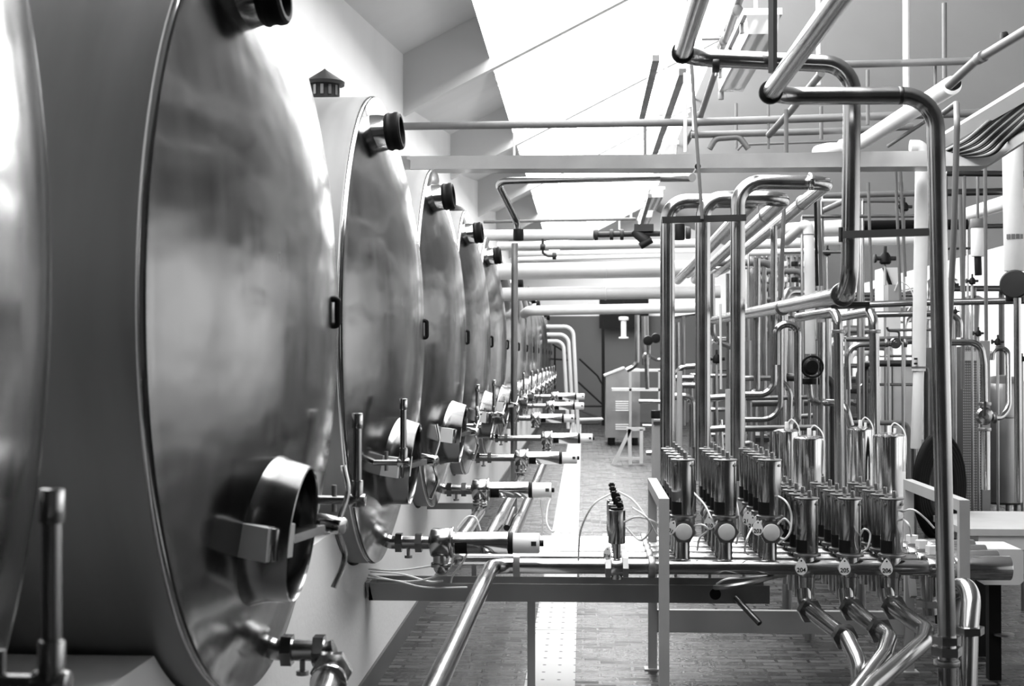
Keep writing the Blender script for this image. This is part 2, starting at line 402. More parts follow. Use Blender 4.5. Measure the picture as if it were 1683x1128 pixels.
    # ---- top vent
    if k == 2:
        vx = -1.18 - TXR
        v = MB().lathe((vx, 0, TR-.02), (0,0,1), [(0,.066),(.11,.066),(.11,0)], 24).build('vent_stack', 'iron', t)
        MB().lathe((vx, 0, TR+.075), (0,0,1), [(0,.05),(-.004,.090),(.012,.092),(.065,.012),(.075,0)], 24).build('vent_cowl', 'iron', v)
        for i in range(12):
            aa = 2*PI*i/12; MB().box((-.007,-.004,-.022), (.007,.004,.022), Matrix.Translation((vx+.066*math.cos(aa), .066*math.sin(aa), TR+.045)) @ Matrix.Rotation(aa+PI/2, 4, 'Z')).build('louver', 'dull_steel', v)
    elif k in (1, 3, 5):
        MB().lathe((-.23, 0, TR-.02), (0,0,1), [(0,.065),(.05,.07),(.09,.07),(.09,.055),(.03,.05),(.03,0)], 24).build('vent_stack', 'dull_steel', t)
    elif k == 4:
        MB().lathe((-.12, 0, TR-.02), (0,0,1), [(0,.11),(.02,.11),(.05,.085),(.07,.04),(.075,0)], 24).build('vent_stack', 'black', t)
    # ---- outlet neck
    zo = cfg['zo'] - TZ; ox = surf(0, max(zo, -1.0))
    q = MB().sweep(fillet([Vector((ox-.05, 0, zo+.03)), Vector((ox+.02, 0, zo)), Vector((.245-.05, 0, zo))], .05), .030, 20)
    on = q.build('outlet_pipe', 'steel', t)
    collar(on, 'union_nut', 'steel', (.087, 0, zo), X, .047, .03, True)
    collar(on, 'union_nut', 'steel', (.178+max(0, cfg['dx'])*0, 0, zo), X, .047, .03, True)
    MB().cyl((.13, 0, zo-.03), (.13, 0, zo-.065), .008, 10).lathe((.13, 0, zo-.058), (0,0,-1), [(0,0),(0,.018),(.012,.018),(.012,0)], 12).build('drain_cock', 'dull_steel', on)
    return t, cfg
def outlet_valve(k, yc, cfg):
    z = cfg['zo']; dx = cfg['dx']
    lab = 'horizontal steel outlet valve with white end cap on the %s tank from the left edge' % ORD[k]
    if k == 2: lab = 'large horizontal outlet valve with black window and white cap, in front of the vented tank'
    v = empty('outlet_valve', lab, 'valve', (0, yc, z), 'tank outlet valves')
    x0 = -.73
    b = MB()
    if dx > .02: b.cyl((x0, 0, 0), (x0+dx+.02, 0, 0), .029, 20)
    b.lathe((x0+dx, 0, 0), X, [(0,0),(0,.030),(.03,.030),(.04,.060),(.05,.066),(.12,.066),(.13,.060),(.13,0)], 32)
    b.cyl((x0+dx+.085, 0, -.05), (x0+dx+.085, 0, -.105), .036, 24)
    bo = b.build('valve_body', 'steel', v)
    collar(bo, 'union_nut', 'steel', (x0+dx+.085, 0, -.10), Z, .046, .02)
    collar(bo, 'clamp_ring', 'bright_steel', (x0+dx+.137, 0, 0), X, .072, .014)
    xa = x0+dx+.144; xe = x0+dx+.392
    MB().lathe((xa,0,0), X, [(0,0),(0,.050),(xe-xa-.004,.050),(xe-xa,.048),(xe-xa,0)], 40).build('actuator', 'bright_steel', v)
    MB().lathe((xa+.008,0,0), X, [(0,.0508),(.055,.0508)], 12, a0=PI*.95, a1=PI*1.38).build('window', 'black', v)
    collar(v, 'seal_ring', 'black', (xe+.010, 0, 0), X, .050, .024)
    cp = MB().rcyl((xe+.02,0,0), (xe+.142,0,0), .046, .006, 32).build('end_cap', 'plastic_white', v)
    MB().rcyl((xe+.142,0,0), (xe+.16,0,0), .015, .003, 16).build('tip', 'black', cp)
    MB().box((xe+.105,-.0475,-.006), (xe+.128,-.044,.014)).build('inspection_label', 'dark_steel', cp)
for k, yc in enumerate(tank_y):
    t, cfg = tank(k, yc)
    if 2 <= k <= 8: outlet_valve(k, yc, cfg)
# first tank's bent outlet hose with big union at the bottom of the picture
def first_outlet():
    a = Vector((TXR+.30-.07, tank_y[1], .775))
    a = Vector((-.70, tank_y[1], .775))
    pth = [a, p(520, 1080, 4.0), p(548, 1096, 3.96), p(530, 1150, 3.6)]
    o = pipe('outlet_bend', 'bent steel outlet pipe with large hexagonal union under the big left tank', 'pipe', 'steel', .032, pth, bend=.05)
    d = (p(530,1150,3.6)-p(548,1096,3.96)).normalized()
    collar(o, 'union_nut', 'steel', p(545, 1104, 3.92), d, .058, .04, True)
    collar(o, 'union_nut', 'bright_steel', p(540, 1122, 3.80), d, .05, .03)
first_outlet()
# ================================================================== PRODUCT PIPES AND VALVE BANK
ZP = .645
RY = [6.6 + .2*k for k in range(5)]
RN = ['front', 'second', 'third', 'fourth', 'rear']
rowpts = [
    [(1.80, RY[0], ZP), (-.42, RY[0]-.05, ZP), (-.45, 1.0, ZP-.01)],
    [(1.80, RY[1], ZP), (-.645, RY[1], ZP), (-.645, 6.447, ZP+.005), (-.645, 6.447, .70)],
    [(1.80, RY[2], ZP), (-.65, RY[2], ZP), (-.645, tank_y[3], ZP), (-.645, tank_y[3], .72)],
    [(1.80, RY[3], ZP), (-.50, RY[3], ZP), (-.495, tank_y[4], ZP), (-.495, tank_y[4], .75)],
    [(1.80, RY[4], ZP), (-.375, RY[4], ZP), (-.355, tank_y[5], ZP), (-.355, tank_y[5], .76)]]
rowlab = ['front steel product pipe crossing the aisle, then bending towards the camera along the drain',
          'second steel product pipe, rising under the valve of the vented tank',
          'third steel product pipe, bending back to the valve on the fourth tank',
          'fourth steel product pipe, bending back along the aisle to the fifth tank',
          'rear steel product pipe, the inner one running back to the sixth tank']
row_objs = []
for k in range(5):
    o = pipe('product_pipe', rowlab[k], 'pipe', 'steel', .035, rowpts[k], bend=.085, group='product pipes from the tanks', seg=24)
    row_objs.append(o)
    y = RY[k] - (.05 if k == 0 else 0)
    if k == 0: collar(o, 'union_nut', 'dull_steel', (-.305, y, ZP), X, .052, .03, True)
    collar(o, 'union_nut', 'dull_steel', (.115, y, ZP), X, .050, .025, True)
    collar(o, 'union_nut', 'dull_steel', (.195, y, ZP), X, .050, .025, True)
    collar(o, 'flange', 'dull_steel', (.315, y, ZP), X, .050, .03)
for q, (x, k) in enumerate(((-.645, 3), (-.495, 4), (-.355, 5))):
    collar(row_objs[k-1], 'clamp_ring', 'bright_steel', (x, tank_y[k], .70), Z, .046, .018)
# small straight-through valves left of the stand
def text_mesh(s, size):
    cu = bpy.data.curves.new('t', 'FONT'); cu.body = s; cu.size = size; cu.align_x = 'CENTER'; cu.align_y = 'CENTER'; cu.extrude = .0004; cu.offset = size*.02
    o = bpy.data.objects.new('t', cu); COL.objects.link(o)
    me = bpy.data.meshes.new_from_object(o.evaluated_get(bpy.context.evaluated_depsgraph_get())); bpy.data.objects.remove(o); bpy.data.curves.remove(cu)
    return me
def num_tag(parent, loc, s, tilt=0, sc=1.0):
    """drop shaped number tag facing the aisle end"""
    pts = []
    for i in range(24):
        a = 2*PI*i/24; r = .0235
        x, z = r*math.cos(a), r*math.sin(a)
        if z > 0: z *= 1 + .75*(1-abs(x)/r)**.8; 
        pts.append((x*sc, 0, z*sc*1.05))
    b = MB().prism(pts, (0, .003, 0)); o = b.build('number_tag', 'tag_white', parent, loc, sharp=60)
    o.rotation_euler = (0, tilt, 0)
    me = text_mesh(s, .0235*sc); me.materials.clear(); me.materials.append(M['black'])
    tx = bpy.data.objects.new('number', me); COL.objects.link(tx); tx.parent = o
    tx.location = (0, -.001, -.006*sc); tx.rotation_euler = (PI/2, 0, 0)
    MB().cyl((0, -.0008, .031*sc), (0, .0008, .031*sc), .0035*sc, 10).build('eyelet', 'black', o)
    return o
for k in range(3):
    y = RY[k] - (.05 if k == 0 else 0)
    v = empty('inline_valve', ['slim upright valve with black air fittings on the front product pipe, left of the stand',
              'slim valve just behind the front one left of the stand, white top showing', 'rearmost slim valve left of the stand, mostly hidden'][k], 'valve', (.155, y, ZP), 'slim valves left of the stand')
    b = MB().cyl((0,0,-.055), (0,0,.03), .026, 20).rcyl((-.03,0,0), (.03,0,0), .042, .005, 24); b.cyl((0,0,.03), (0,0,.115), .017, 20)
    b.build('valve_body', 'steel', v)
    MB().rcyl((0,0,.108), (0,0,.262), .039, .004, 32).build('actuator', 'steel', v)
    f = MB().rcyl((0,0,.262), (0,0,.272), .030, .003, 24); f.build('top_cover', 'black' if k == 0 else 'plastic_white', v)
    for i, (dx_, dz_) in enumerate(((.012, .285), (-.006, .305), (-.014, .335))):
        MB().rcyl((dx_, 0, dz_-.02), (dx_, 0, dz_+.012), .011, .003, 12).rcyl((dx_-.016, 0, dz_), (dx_+.016, 0, dz_), .006, .002, 10).build('air_fitting', 'black', v)
    if k == 0: num_tag(v, (-.045, -.03, .06), '216', .1, .8)
# upper bank: three columns x five rows
CA = [.460, .655, .858]; CB = [1.028, 1.223, 1.412]
CN = ['left', 'middle', 'right']
def upper_valve(c, r, x, y, num):
    lab = '%s-row valve in the %s column of the taller valve bank' % (RN[r], CN[c]) if r else \
          'front valve with round sight cap, %s column of the taller bank%s' % (CN[c], ', tagged 203' if c == 2 else '')
    v = empty('routing_valve', lab, 'valve', (x, y, ZP), 'taller valve bank')
    MB().lathe((0,0,.02), Z, [(0,.042),(.02,.032),(.13,.031),(.13,0)], 28).build('stem', 'steel', v)
    b = MB().hexa((0,-.055,.163), (0,-.028,.163), .056).rcyl((0,.045,.163), (0,-.028,.163), .045, .006, 28)
    u = b.build('union_nut', 'galvanized', v)
    MB().rcyl((0,-.050,.163), (0,-.066,.163), .039, .006, 28).build('sight_cap', 'enamel', u)
    MB().rcyl((0,0,.222), (0,0,.236), .062, .004, 32).cyl((0,0,.19), (0,0,.222), .036, 24).build('clamp_ring', 'dull_steel', v)
    MB().rcyl((0,0,.236), (0,0,.487), .052, .004, 40).build('actuator', 'steel', v)
    MB().lathe((0,0,.240), Z, [(0,.0526),(.058,.0526)], 14, a0=PI*.90, a1=PI*1.45).build('window', 'black', v)
    top_parts(v, .487)
    if num: num_tag(v, (-.062, -.056, .175), num, .05 if c else .5, 1.05)
    return v
_screw = MB().rcyl((0,0,0), (.008,0,0), .006, .001, 8).mesh('screw'); _screw.materials.append(M['dull_steel'])
def top_parts(v, z):
    MB().rcyl((.012,.0,z), (.012,.0,z+.038), .010, .003, 14).rcyl((-.022,.012,z), (-.022,.012,z+.014), .009, .002, 12).build('air_fitting', 'dull_steel', v)
    MB().rcyl((0,0,z), (0,0,z+.006), .056, .002, 32).build('top_plate', 'dull_steel', v)
    for i in range(4):
        a = PI/4 + i*PI/2; o = share('screw', _screw, v, (.051*math.cos(a), .051*math.sin(a), z-.02)); o.rotation_euler = (0, 0, a)
def lower_valve(c, r, x, y, num):
    lab = '%s-row valve in the %s column of the lower valve bank' % (RN[r], CN[c]) if r else 'front valve of the lower bank, carrying the white tag %s' % num
    v = empty('routing_valve', lab, 'valve', (x, y, ZP), 'lower valve bank')
    b = MB().rcyl((0,0,-.045), (0,0,.052), .041, .006, 32); b.cyl((0,0,-.17), (0,0,-.045), .030, 24, .036)
    b.build('valve_body', 'steel', v)
    MB().rcyl((0,0,.050), (0,0,.064), .062, .004, 32).build('clamp_ring', 'dull_steel', v)
    MB().rcyl((0,0,.064), (0,0,.312), .050, .004, 40).build('actuator', 'steel', v)
    MB().lathe((0,0,.068), Z, [(0,.0506),(.058,.0506)], 14, a0=PI*.90, a1=PI*1.45).build('window', 'black', v)
    top_parts(v, .312)
    if num: num_tag(v, (-.036, -.062, .0), num, 0, 1.15)
    return v
for c in range(3):
    for r in range(5):
        upper_valve(c, r, CA[c], RY[r], {(0,0): '201', (2,0): '203', (1,1): '210', (2,1): '211', (2,2): '219'}.get((c, r)))
        lower_valve(c, r, CB[c], RY[r], {(0,0): '204', (1,0): '205', (2,0): '206'}.get((c, r)))
for r in range(4):   # horizontal valves closing the rows
    v = empty('end_valve', '%s horizontal steel valve ending its row beside the right stand' % RN[r], 'valve', (1.66, RY[r], ZP), 'horizontal end valves')
    MB().rcyl((-.09,0,0), (.02,0,0), .045, .006, 28).cyl((0,0,0),(0,0,-.14),.032,24).build('valve_body', 'steel', v)
    MB().rcyl((.02,0,0), (.285,0,0), .055, .004, 40).build('actuator', 'bright_steel', v)
    MB().hexa((-.02,0,.03), (-.02,0,.075), .03).build('air_fitting', 'plastic_white', v)
# diverted bends under the front valves
def bend_pipe(lab, pts, nuts):
    o = pipe('transfer_bend', lab, 'pipe', 'steel', .037, pts, bend=.11, seg=24, group='bent transfer pipes below the lower bank')
    for at, d, r in nuts: collar(o, 'union_nut', 'steel', at, d, r, .03, True)
    return o
f1 = [p(1322, 968, 6.6), p(1324, 998, 6.58), p(1392, 1050, 6.15), p(1412, 1090, 6.0), p(1418, 1190, 5.9)]
bend_pipe('steel bend below valve 204, dropping straight down in front', f1, [(p(1331, 1004, 6.54), f1[2]-f1[1], .058), (p(1388, 1047, 6.18), f1[2]-f1[1], .058)])
f2 = [p(1391, 968, 6.6), p(1393, 996, 6.58), p(1462, 1048, 6.15), p(1452, 1078, 6.0), p(1405, 1140, 5.75), p(1380, 1200, 5.6)]
bend_pipe('steel bend below valve 205, hooking back to the left', f2, [(p(1400, 1001, 6.54), f2[2]-f2[1], .058), (p(1446, 1036, 6.25), f2[2]-f2[1], .058)])
f3 = [p(1458, 968, 6.6), p(1462, 994, 6.58), p(1522, 1036, 6.15), p(1518, 1056, 6.0), p(1432, 1128, 5.6), p(1380, 1190, 5.3)]
bend_pipe('steel bend below valve 206, the longest, sweeping down left', f3, [(p(1470, 999, 6.54), f3[2]-f3[1], .058)])
o = pipe('drop_pipe', 'short steel drop with hexagonal union beside the right stand', 'pipe', 'steel', .036, [p(1526, 915, 6.65), p(1527, 985, 6.65), p(1530, 1010, 6.65)])
collar(o, 'union_nut', 'steel', p(1527, 992, 6.65), Z, .058, .03, True)
# stands
def stand(x, lab):
    t = empty('valve_stand', lab, 'stand', (x, 6.3, 0), 'grey stands carrying the valve bank')
    w = .045; zt = .983
    MB().box((0, 0, 0), (w, .04, zt)).build('post', 'frame_grey', t)
    MB().box((0, 1.05, 0), (w, 1.09, zt)).build('post', 'frame_grey', t)
    MB().box((0, .04, zt-.05), (w, 1.05, zt)).build('top_bar', 'frame_grey', t)
    MB().bar((w/2, 1.03, .53), (w/2, .97, .40), .03, .04).build('gusset', 'frame_grey', t)
    for y in (.0, 1.05): MB().box((-.02, y-.02, 0), (w+.02, y+.06, .008)).build('foot_plate', 'frame_grey', t)
    return t
stand(.335, 'grey square-tube stand at the left end of the valve bank')
stand(1.640, 'grey square-tube stand at the right end of the valve bank, partly behind the tall pipe')
tag(MB().box((.381, 7.37, .19), (1.639, 7.41, .305)).build('cross_rail', 'frame_grey'), 'wide grey cross rail low between the two valve stands', 'rail')
# cable tray under the pipes
ct = empty('cable_tray', 'long galvanized cable tray crossing the aisle under the product pipes', 'cable tray', (0, 6.62, 0))
x0, x1 = -1.0, .86
b = MB(); b.box((x0, 0, .47), (x1, .004, .553)).box((x0, .004, .47), (x1, .22, .474)).box((x0, .22, .47), (x1, .224, .553))
b.build('channel', 'galvanized', ct)
b = MB(); b.prism([(x0-.02, 0, .553), (x0, 0, .47), (x0, .224, .47), (x0-.02, .224, .553)], (.02, 0, 0)).build('end_plate', 'galvanized', ct)
MB().cyl((.61, -.004, .513), (.61, .001, .513), .026, 24).build('cable_hole', 'black', ct)
MB().rcyl((.70, -.01, .50), (.80, -.12, .40), .014, .003, 12).build('conduit_stub', 'dark_steel', ct)
MB().box((-.262, .08, 0), (-.225, .11, .47)).box((-.28, .06, 0), (-.205, .13, .008)).build('leg', 'galvanized', ct)
ct2 = empty('pipe_bracket', 'dark horizontal bracket rail on the saddle wall behind the vented tank', 'bracket', (0, 9.3, 0))
MB().bar(p(680, 832, 9.3)-Vector((0,9.3,0)), p(781, 832, 9.3)-Vector((0,9.3,0)), .03, .04).build('rail', 'dull_steel', ct2)
MB().box(tuple(p(775, 840, 9.3)-Vector((.0,9.3,.83))), (p(783, 840, 9.3).x, .03, .64)).build('post', 'dull_steel', ct2)
def hose(lab, pts, r=.0045, m='hose_white', name='air_hose', group='thin white air hoses', cat='hose'):
    return tag(MB().sweep(spline(pts), r, 8).build(name, m), lab, cat, group)
HS = [
 ('thin white hose looping left from the slim valve down to the tray', [p(1003,812,6.5), p(975,830,6.45), p(955,870,6.5), p(951,910,6.55), p(950,950,6.6)]),
 ('thin white hose arching right from the slim valve to the stand', [p(1016,808,6.5), p(1040,822,6.4), p(1062,850,6.35), p(1080,880,6.4)]),
 ('thin white hose crossing low between slim valve and stand', [p(1026,858,6.45), p(1048,850,6.35), p(1075,858,6.4), p(1085,870,6.6)]),
 ('thin white hose with a black clip near the left stand', [p(1040,835,6.4), p(1062,850,6.3), p(1070,870,6.35), p(1052,888,6.4), p(1028,866,6.45)]),
 ('white hose trailing along the tray, uppermost of the bundle', [p(606,936,6.7), p(650,938,6.66), p(700,932,6.6), p(735,925,6.5)]),
 ('white hose trailing along the tray, looping over its front edge', [p(604,950,6.7), p(650,955,6.60), p(700,966,6.56), p(768,966,6.56)]),
 ('white hose in the tray bundle rising to the large outlet valve', [p(600,944,6.74), p(660,956,6.7), p(710,950,6.6), p(740,930,6.5), p(745,912,6.45)]),
 ('white hose in the tray bundle ending at a black clip', [p(608,940,6.8), p(660,944,6.75), p(705,956,6.7), p(728,955,6.68)]),
 ('white hose hanging below the big outlet valve in two folds', [p(770,905,6.45), p(760,925,6.5), p(745,945,6.6), p(741,958,6.65)]),
 ('white hose loop beside the fourth tank outlet valve', [p(752,868,7.6), p(768,850,7.6), p(782,852,7.6), p(790,872,7.6)]),
 ('white hose loop over the drain cover left of the aisle bricks', [p(906,815,8.9), p(900,835,8.8), p(899,860,8.7), p(912,872,8.6), p(925,815,8.9)]),
 ('thin white hose from the third outlet valve drooping down', [p(888,822,8.9), p(892,850,8.9), p(891,880,8.9)]),
 ('white hose loop right of the front 203 valve', [p(1272,812,6.6), p(1292,825,6.5), p(1301,850,6.5), p(1296,880,6.5), p(1280,893,6.55)]),
 ('white hose loop between the 203 and 204 valves', [p(1278,862,6.55), p(1290,853,6.5), p(1300,868,6.5), p(1290,886,6.5), p(1276,880,6.6)]),
 ('white hose between left and middle sight caps', [p(1138,865,6.6), p(1155,863,6.5), p(1163,872,6.5), p(1150,885,6.55), p(1146,905,6.6)]),
 ('white hose between middle and right sight caps', [p(1236,868,6.6), p(1228,885,6.5), p(1224,905,6.55), p(1230,912,6.6)]),
 ('white hose loop right of valve 205', [p(1412,885,6.6), p(1420,870,6.5), p(1430,878,6.5), p(1426,900,6.5), p(1416,908,6.55)]),
 ('white hose loop right of valve 206, arching to the stand', [p(1480,842,6.6), p(1500,838,6.5), p(1520,852,6.5), p(1535,868,6.6)]),
 ('lower white hose right of valve 206', [p(1482,852,6.6), p(1493,862,6.5), p(1498,882,6.55)]),
 ('white hose crossing behind tags of the right upper column', [p(1140,810,6.75), p(1158,830,6.65), p(1168,850,6.6), p(1175,862,6.6)]),
 ('white hose running down behind the middle upper valve', [p(1208,818,6.7), p(1213,840,6.6), p(1215,870,6.6), p(1210,895,6.6)]),
]
for lab, pts in HS: hose(lab, pts)
hose('thick grey cable bundle entering the hole of the cable tray', [p(1175,966,6.58), p(1195,965,6.5), p(1235,958,6.5), p(1270,948,6.6), p(1290,945,6.7)], .012, 'dull_steel', 'cable_bundle', None, 'cable')
hose('thin white cable bundle leaving the tray hole above the thick one', [p(1178,960,6.58), p(1195,952,6.52), p(1225,950,6.6), p(1260,947,6.7)], .005, 'hose_white', 'cable_bundle', None, 'cable')
tag(MB().sweep([p(845, 838, 8.6), p(838, 855, 8.4), p(833, 868, 8.3)], .02, 10).build('relief_valve', 'dark_steel'), 'small dark ribbed spring valve between the two receding product pipes', 'valve')
# ================================================================== TALL PIPES
def pp(*a): return [p(*q) for q in a]
# risers behind the upper bank
r1 = [p(1097,760,8.0), p(1097,310,8.0), p(1252,318,8.0)]
bx = p(1252,318,8.0)
def far(q, Y, dz=0): return Vector((q.x, Y, q.z+dz))
c1, c2, c3 = p(1238,330,8.0), p(1290,326,7.9), p(1362,300,7.8)
RS = []
RS.append(pipe('riser_pipe', 'left tall steel riser of three behind the upper valve bank', 'pipe', 'steel', .041, [p(1097,790,8.0), Vector((p(1097,312,8.0).x, 8.0, c1.z)), c1, far(c1, 14.3, -.1)], bend=.11, group='three tall steel risers', seg=24))
RS.append(pipe('riser_pipe', 'middle tall steel riser of three, behind the thin hanger rod', 'pipe', 'steel', .042, [p(1155,790,7.9), Vector((p(1155,312,7.9).x, 7.9, c2.z)), c2, far(c2, 14.2, -.1)], bend=.11, group='three tall steel risers', seg=24))
RS.append(pipe('riser_pipe', 'right tall steel riser of three, arching over with a hairpin at the right', 'pipe', 'steel', .040, [p(1212.5,790,7.75), Vector((p(1212.5,298,7.75).x, 7.75, c3.z)), c3, far(c3, 14.4, -.1)], bend=.13, group='three tall steel risers', seg=24))
collar(RS[2], 'clamp_ring', 'bright_steel', Vector((p(1333,298,7.75).x, 7.75, c3.z)), X, .048, .03)
for rr, cc in zip(RS, (c1, c2, c3)):
    collar(rr, 'pipe_clamp', 'dull_steel', far(cc, 8.7, -.01), Yv, .046, .02)
hb = empty('pipe_hanger', 'dark clamp bar across the three tall risers on a thin hanger rod', 'hanger', (0, 7.60, 0))
oy = Vector((0, 7.60, 0))
MB().bar(p(1088,362,7.6)-oy, p(1226,358,7.6)-oy, .03, .034).build('clamp_bar', 'dark_steel', hb)
MB().sweep([p(1154,360,7.57)-oy, p(1136,100,7.57)-oy, p(1128,-60,7.57)-oy], .009, 10).build('hanger_rod', 'pipe_grey', hb)
# near overhead pipes
qa = Vector((.41, 5.95, 2.86)); xb = p(1402,300,5.95).x
A = pipe('overhead_pipe', 'thick steel overhead pipe stepping right, down and back beside the tall right pipe', 'pipe', 'steel', .0365,
     [Vector((.40, 1.5, 2.86)), qa, Vector((xb, 5.95, 2.82)), Vector((p(1396,470,5.95).x, 5.95, 1.87)), Vector((1.10, 12.6, 1.93)), Vector((1.10, 12.6, 1.55))], bend=.12, seg=28)
collar(A, 'rubber_clamp', 'black', qa + Vector((0,-.09,0)), Yv, .046, .03)
collar(A, 'weld_ring', 'dark_steel', p(1176,105,5.95), X, .0372, .03)
collar(A, 'flange', 'steel', Vector((p(1396,470,5.95).x-.002, 6.09, 1.872)), Yv, .052, .025)
collar(A, 'pipe_clamp', 'dull_steel', Vector((1.10, 7.9, 1.88)), Yv, .042, .02)
qb = Vector((p(1262,158,5.6).x, 5.6, p(1262,158,5.6).z))
B = pipe('overhead_pipe', 'thick steel overhead pipe with black strapped elbow, turning down as the tall right riser', 'pipe', 'steel', .0345,
     [Vector((qb.x+.02, 1.5, qb.z)), qb, p(1537,157,5.6), p(1541,360,5.6), p(1556,1045,5.6), p(1557,1200,5.6)], bend=.13, seg=28)
collar(B, 'rubber_clamp', 'black', qb + Vector((0,-.085,0)), Yv, .046, .035)
collar(B, 'weld_ring', 'dark_steel', p(1480,157,5.6), X, .0352, .02)
collar(B, 'union_nut', 'steel', p(1556,1052,5.6), Z, .056, .03, True)
collar(B, 'union_nut', 'bright_steel', p(1556,1070,5.6), Z, .060, .034, True)
collar(B, 'union_nut', 'dull_steel', p(1556,1090,5.6), Z, .050, .022)
tag(MB().bar(p(1385,386,5.9), p(1545,381,5.65), .022, .03).cyl(p(1383,386,5.9)-Vector((0,0,.03)), p(1383,386,5.9)+Vector((0,0,.03)), .012, 10).build('spacer_bar', 'dark_steel'), 'dark spacer bar clamped between the two near vertical pipes', 'bracket')
tag(MB().sweep([p(1270,-60,5.85), p(1270,120,5.85)], .018, 4).build('hanger_strut', 'dark_steel'), 'dark vertical hanger strut in front of the overhead pipe', 'hanger')
C = pipe('hairpin_pipe', 'steel hairpin pipe with a large union to the right of the tall riser', 'pipe', 'steel', .040, [p(1560,1060,6.2), p(1562,965,6.2), p(1598,965,6.0), p(1592,1040,5.9), p(1588,1200,5.8)], bend=.12, seg=24)
collar(C, 'union_nut', 'steel', p(1592,1036,5.9), Z, .064, .03, True)
pipe('thin_conduit', 'thin dark conduit hooked at the top right of the tall riser', 'pipe', 'pipe_grey', .013, [p(1552,185,6.4), p(1572,170,6.2), p(1573,200,6.0), p(1568,380,6.0), p(1556,620,6.0), p(1558,800,6.0)], bend=.05)
# big polished receivers behind the lower bank
for i, (x, yt, yb, w, Y, lab) in enumerate((
    (1293, 703, 830, 46, 8.7, 'polished steel cylinder, leftmost of the four behind the lower bank'),
    (1330, 714, 850, 52, 8.2, 'bright steel cylinder with hoses on its dome, second of the four'),
    (1414, 700, 830, 44, 8.7, 'polished steel cylinder between the two elbowed pipes'),
    (1462, 710, 850, 54, 8.2, 'bright steel cylinder at the right of the four, beside the right stand'))):
    c = p(x, yt, Y); r = w/2*Y/F_; h = c.z - .35
    v = empty('receiver_cylinder', lab, 'cylinder', (c.x, Y, .35), 'four polished cylinders')
    MB().lathe((0,0,0), Z, [(0,0),(0,r*.9),(.02,r),(h-.035,r),(h-.022,r*.97),(h-.008,r*.6),(h,0)], 40).build('shell', 'bright_steel', v)
    MB().rcyl((0,0,h-.01), (0,0,h+.035), .012, .003, 12).rcyl((.03,0,h-.015), (.03,0,h+.02), .008, .002, 10).build('fitting', 'plastic_white', v)
    MB().sweep(spline([(0,0,h+.02), (.03,-.02,h+.05), (r*.8,-r*.7,h-.02), (r*.72,-r*.8,h-.22)]), .004, 8).build('air_line', 'hose_white', v)
    MB().cyl((0,0,-.35), (0,0,0), .03, 16).build('support', 'dull_steel', v)
# ================================================================== OVERHEAD RUNS
def run(name, lab, cat, m, dpx, pts, bend=None, group=None, seg=14):
    """pts: (px, py, Y); diameter given in photo pixels at the first point"""
    return pipe(name, lab, cat, m, dpx/2*pts[0][2]/F_, pp(*pts), bend, group, seg)
duct = empty('cable_duct', 'long bright galvanized cable duct crossing the hall above the risers', 'cable duct', (0, 0, 0))
da, db, dc, dd = p(672,271,10.4), p(1140,269,9.5), p(1618,264,8.6), p(1700,208,7.4)
def ductbox(a, b): 
    mb = MB(); h = .047; w = .12
    mb.prism([a+Vector((0,-w,-h)), a+Vector((0,-w,h)), a+Vector((0,-w+.004,h)), a+Vector((0,-w+.004,-h+.004)), a+Vector((0,w,-h+.004)), a+Vector((0,w,-h))], b-a)
    return mb
ductbox(da, db).build('duct_section', 'galvanized', duct)
ductbox(db+X*.01, dc).build('duct_section', 'galvanized', duct)
ductbox(dc, dd).build('duct_elbow', 'galvanized', duct)
MB().rcyl(p(1146,275,9.3)-Yv*.05, p(1146,275,9.3)-Yv*.03, .02, .004, 12).build('bolt', 'black', duct)
MB().box(tuple(p(650,266,10.4)-Vector((0,.1,.05))), tuple(p(676,266,10.4)+Vector((0,.1,.03)))).build('end_bracket', 'dull_steel', duct)
for i in range(14):
    o = hose('cable in the bundle rising right of the duct, %s from the top' % (ORD[i] if i else 'first'),
         [p(1556+2*i, 258-3*(13-i)*.3, 8.6), p(1590+3*i, 228+2*i, 8.4-.02*i), p(1630+2*i, 195+2.6*i, 8.0), p(1690, 150+3.6*i, 7.4)], .009, 'black' if i % 3 else 'grey_paint', 'cable', 'cables in the duct', 'cable')
run('overhead_rail', 'broad pale sloping beam at the upper right, above the cable bundle', 'beam', 'white_paint', 26, [(1548,232,9.2),(1700,142,7.2)], seg=4)
run('grey_conduit', 'long grey pipe above the cable duct, spanning from the vented tank to the right', 'pipe', 'pipe_grey', 12.5, [(655,208,10.9),(1145,201,10.6),(1660,184,10.2)])
run('grey_conduit', 'shorter grey pipe just below the long one, right of the aisle', 'pipe', 'pipe_grey', 11, [(1136,222,11),(1395,215,11),(1500,208,11)])
run('grey_conduit', 'thin grey conduit looping low above the duct', 'pipe', 'pipe_grey', 4, [(1212,247,11),(1220,238,11),(1440,230,11)])
run('grey_pipe', 'dark grey horizontal pipe behind the overhead pipes, ending in a sleeve at the upper right', 'pipe', 'pipe_grey', 12, [(1340,107,9),(1480,104,9),(1604,100,8.9)])
o = run('roof_drain', 'grey sloping pipe with open tee, running up to the top right corner', 'pipe', 'pipe_grey', 15, [(1560,140,8),(1604,100,7.6),(1700,42,6.8)])
collar(o, 'coupling', 'pipe_grey', p(1612,95,7.5), p(1700,42,6.8)-p(1604,100,7.6), .032, .08)
collar(o, 'tee_branch', 'black', p(1651,62,7.2), X*-1+Z*-.2, .030, .03)
o = run('insulated_pipe', 'thick white insulated pipe sloping up behind the tall right riser', 'pipe', 'pipe_white', 22, [(1345,250,11.5),(1420,232,10.6),(1565,140,8.2)], seg=24)
collar(o, 'end_sleeve', 'black', p(1568,138,8.1), p(1565,140,8.2)-p(1420,232,10.6), .035, .06)
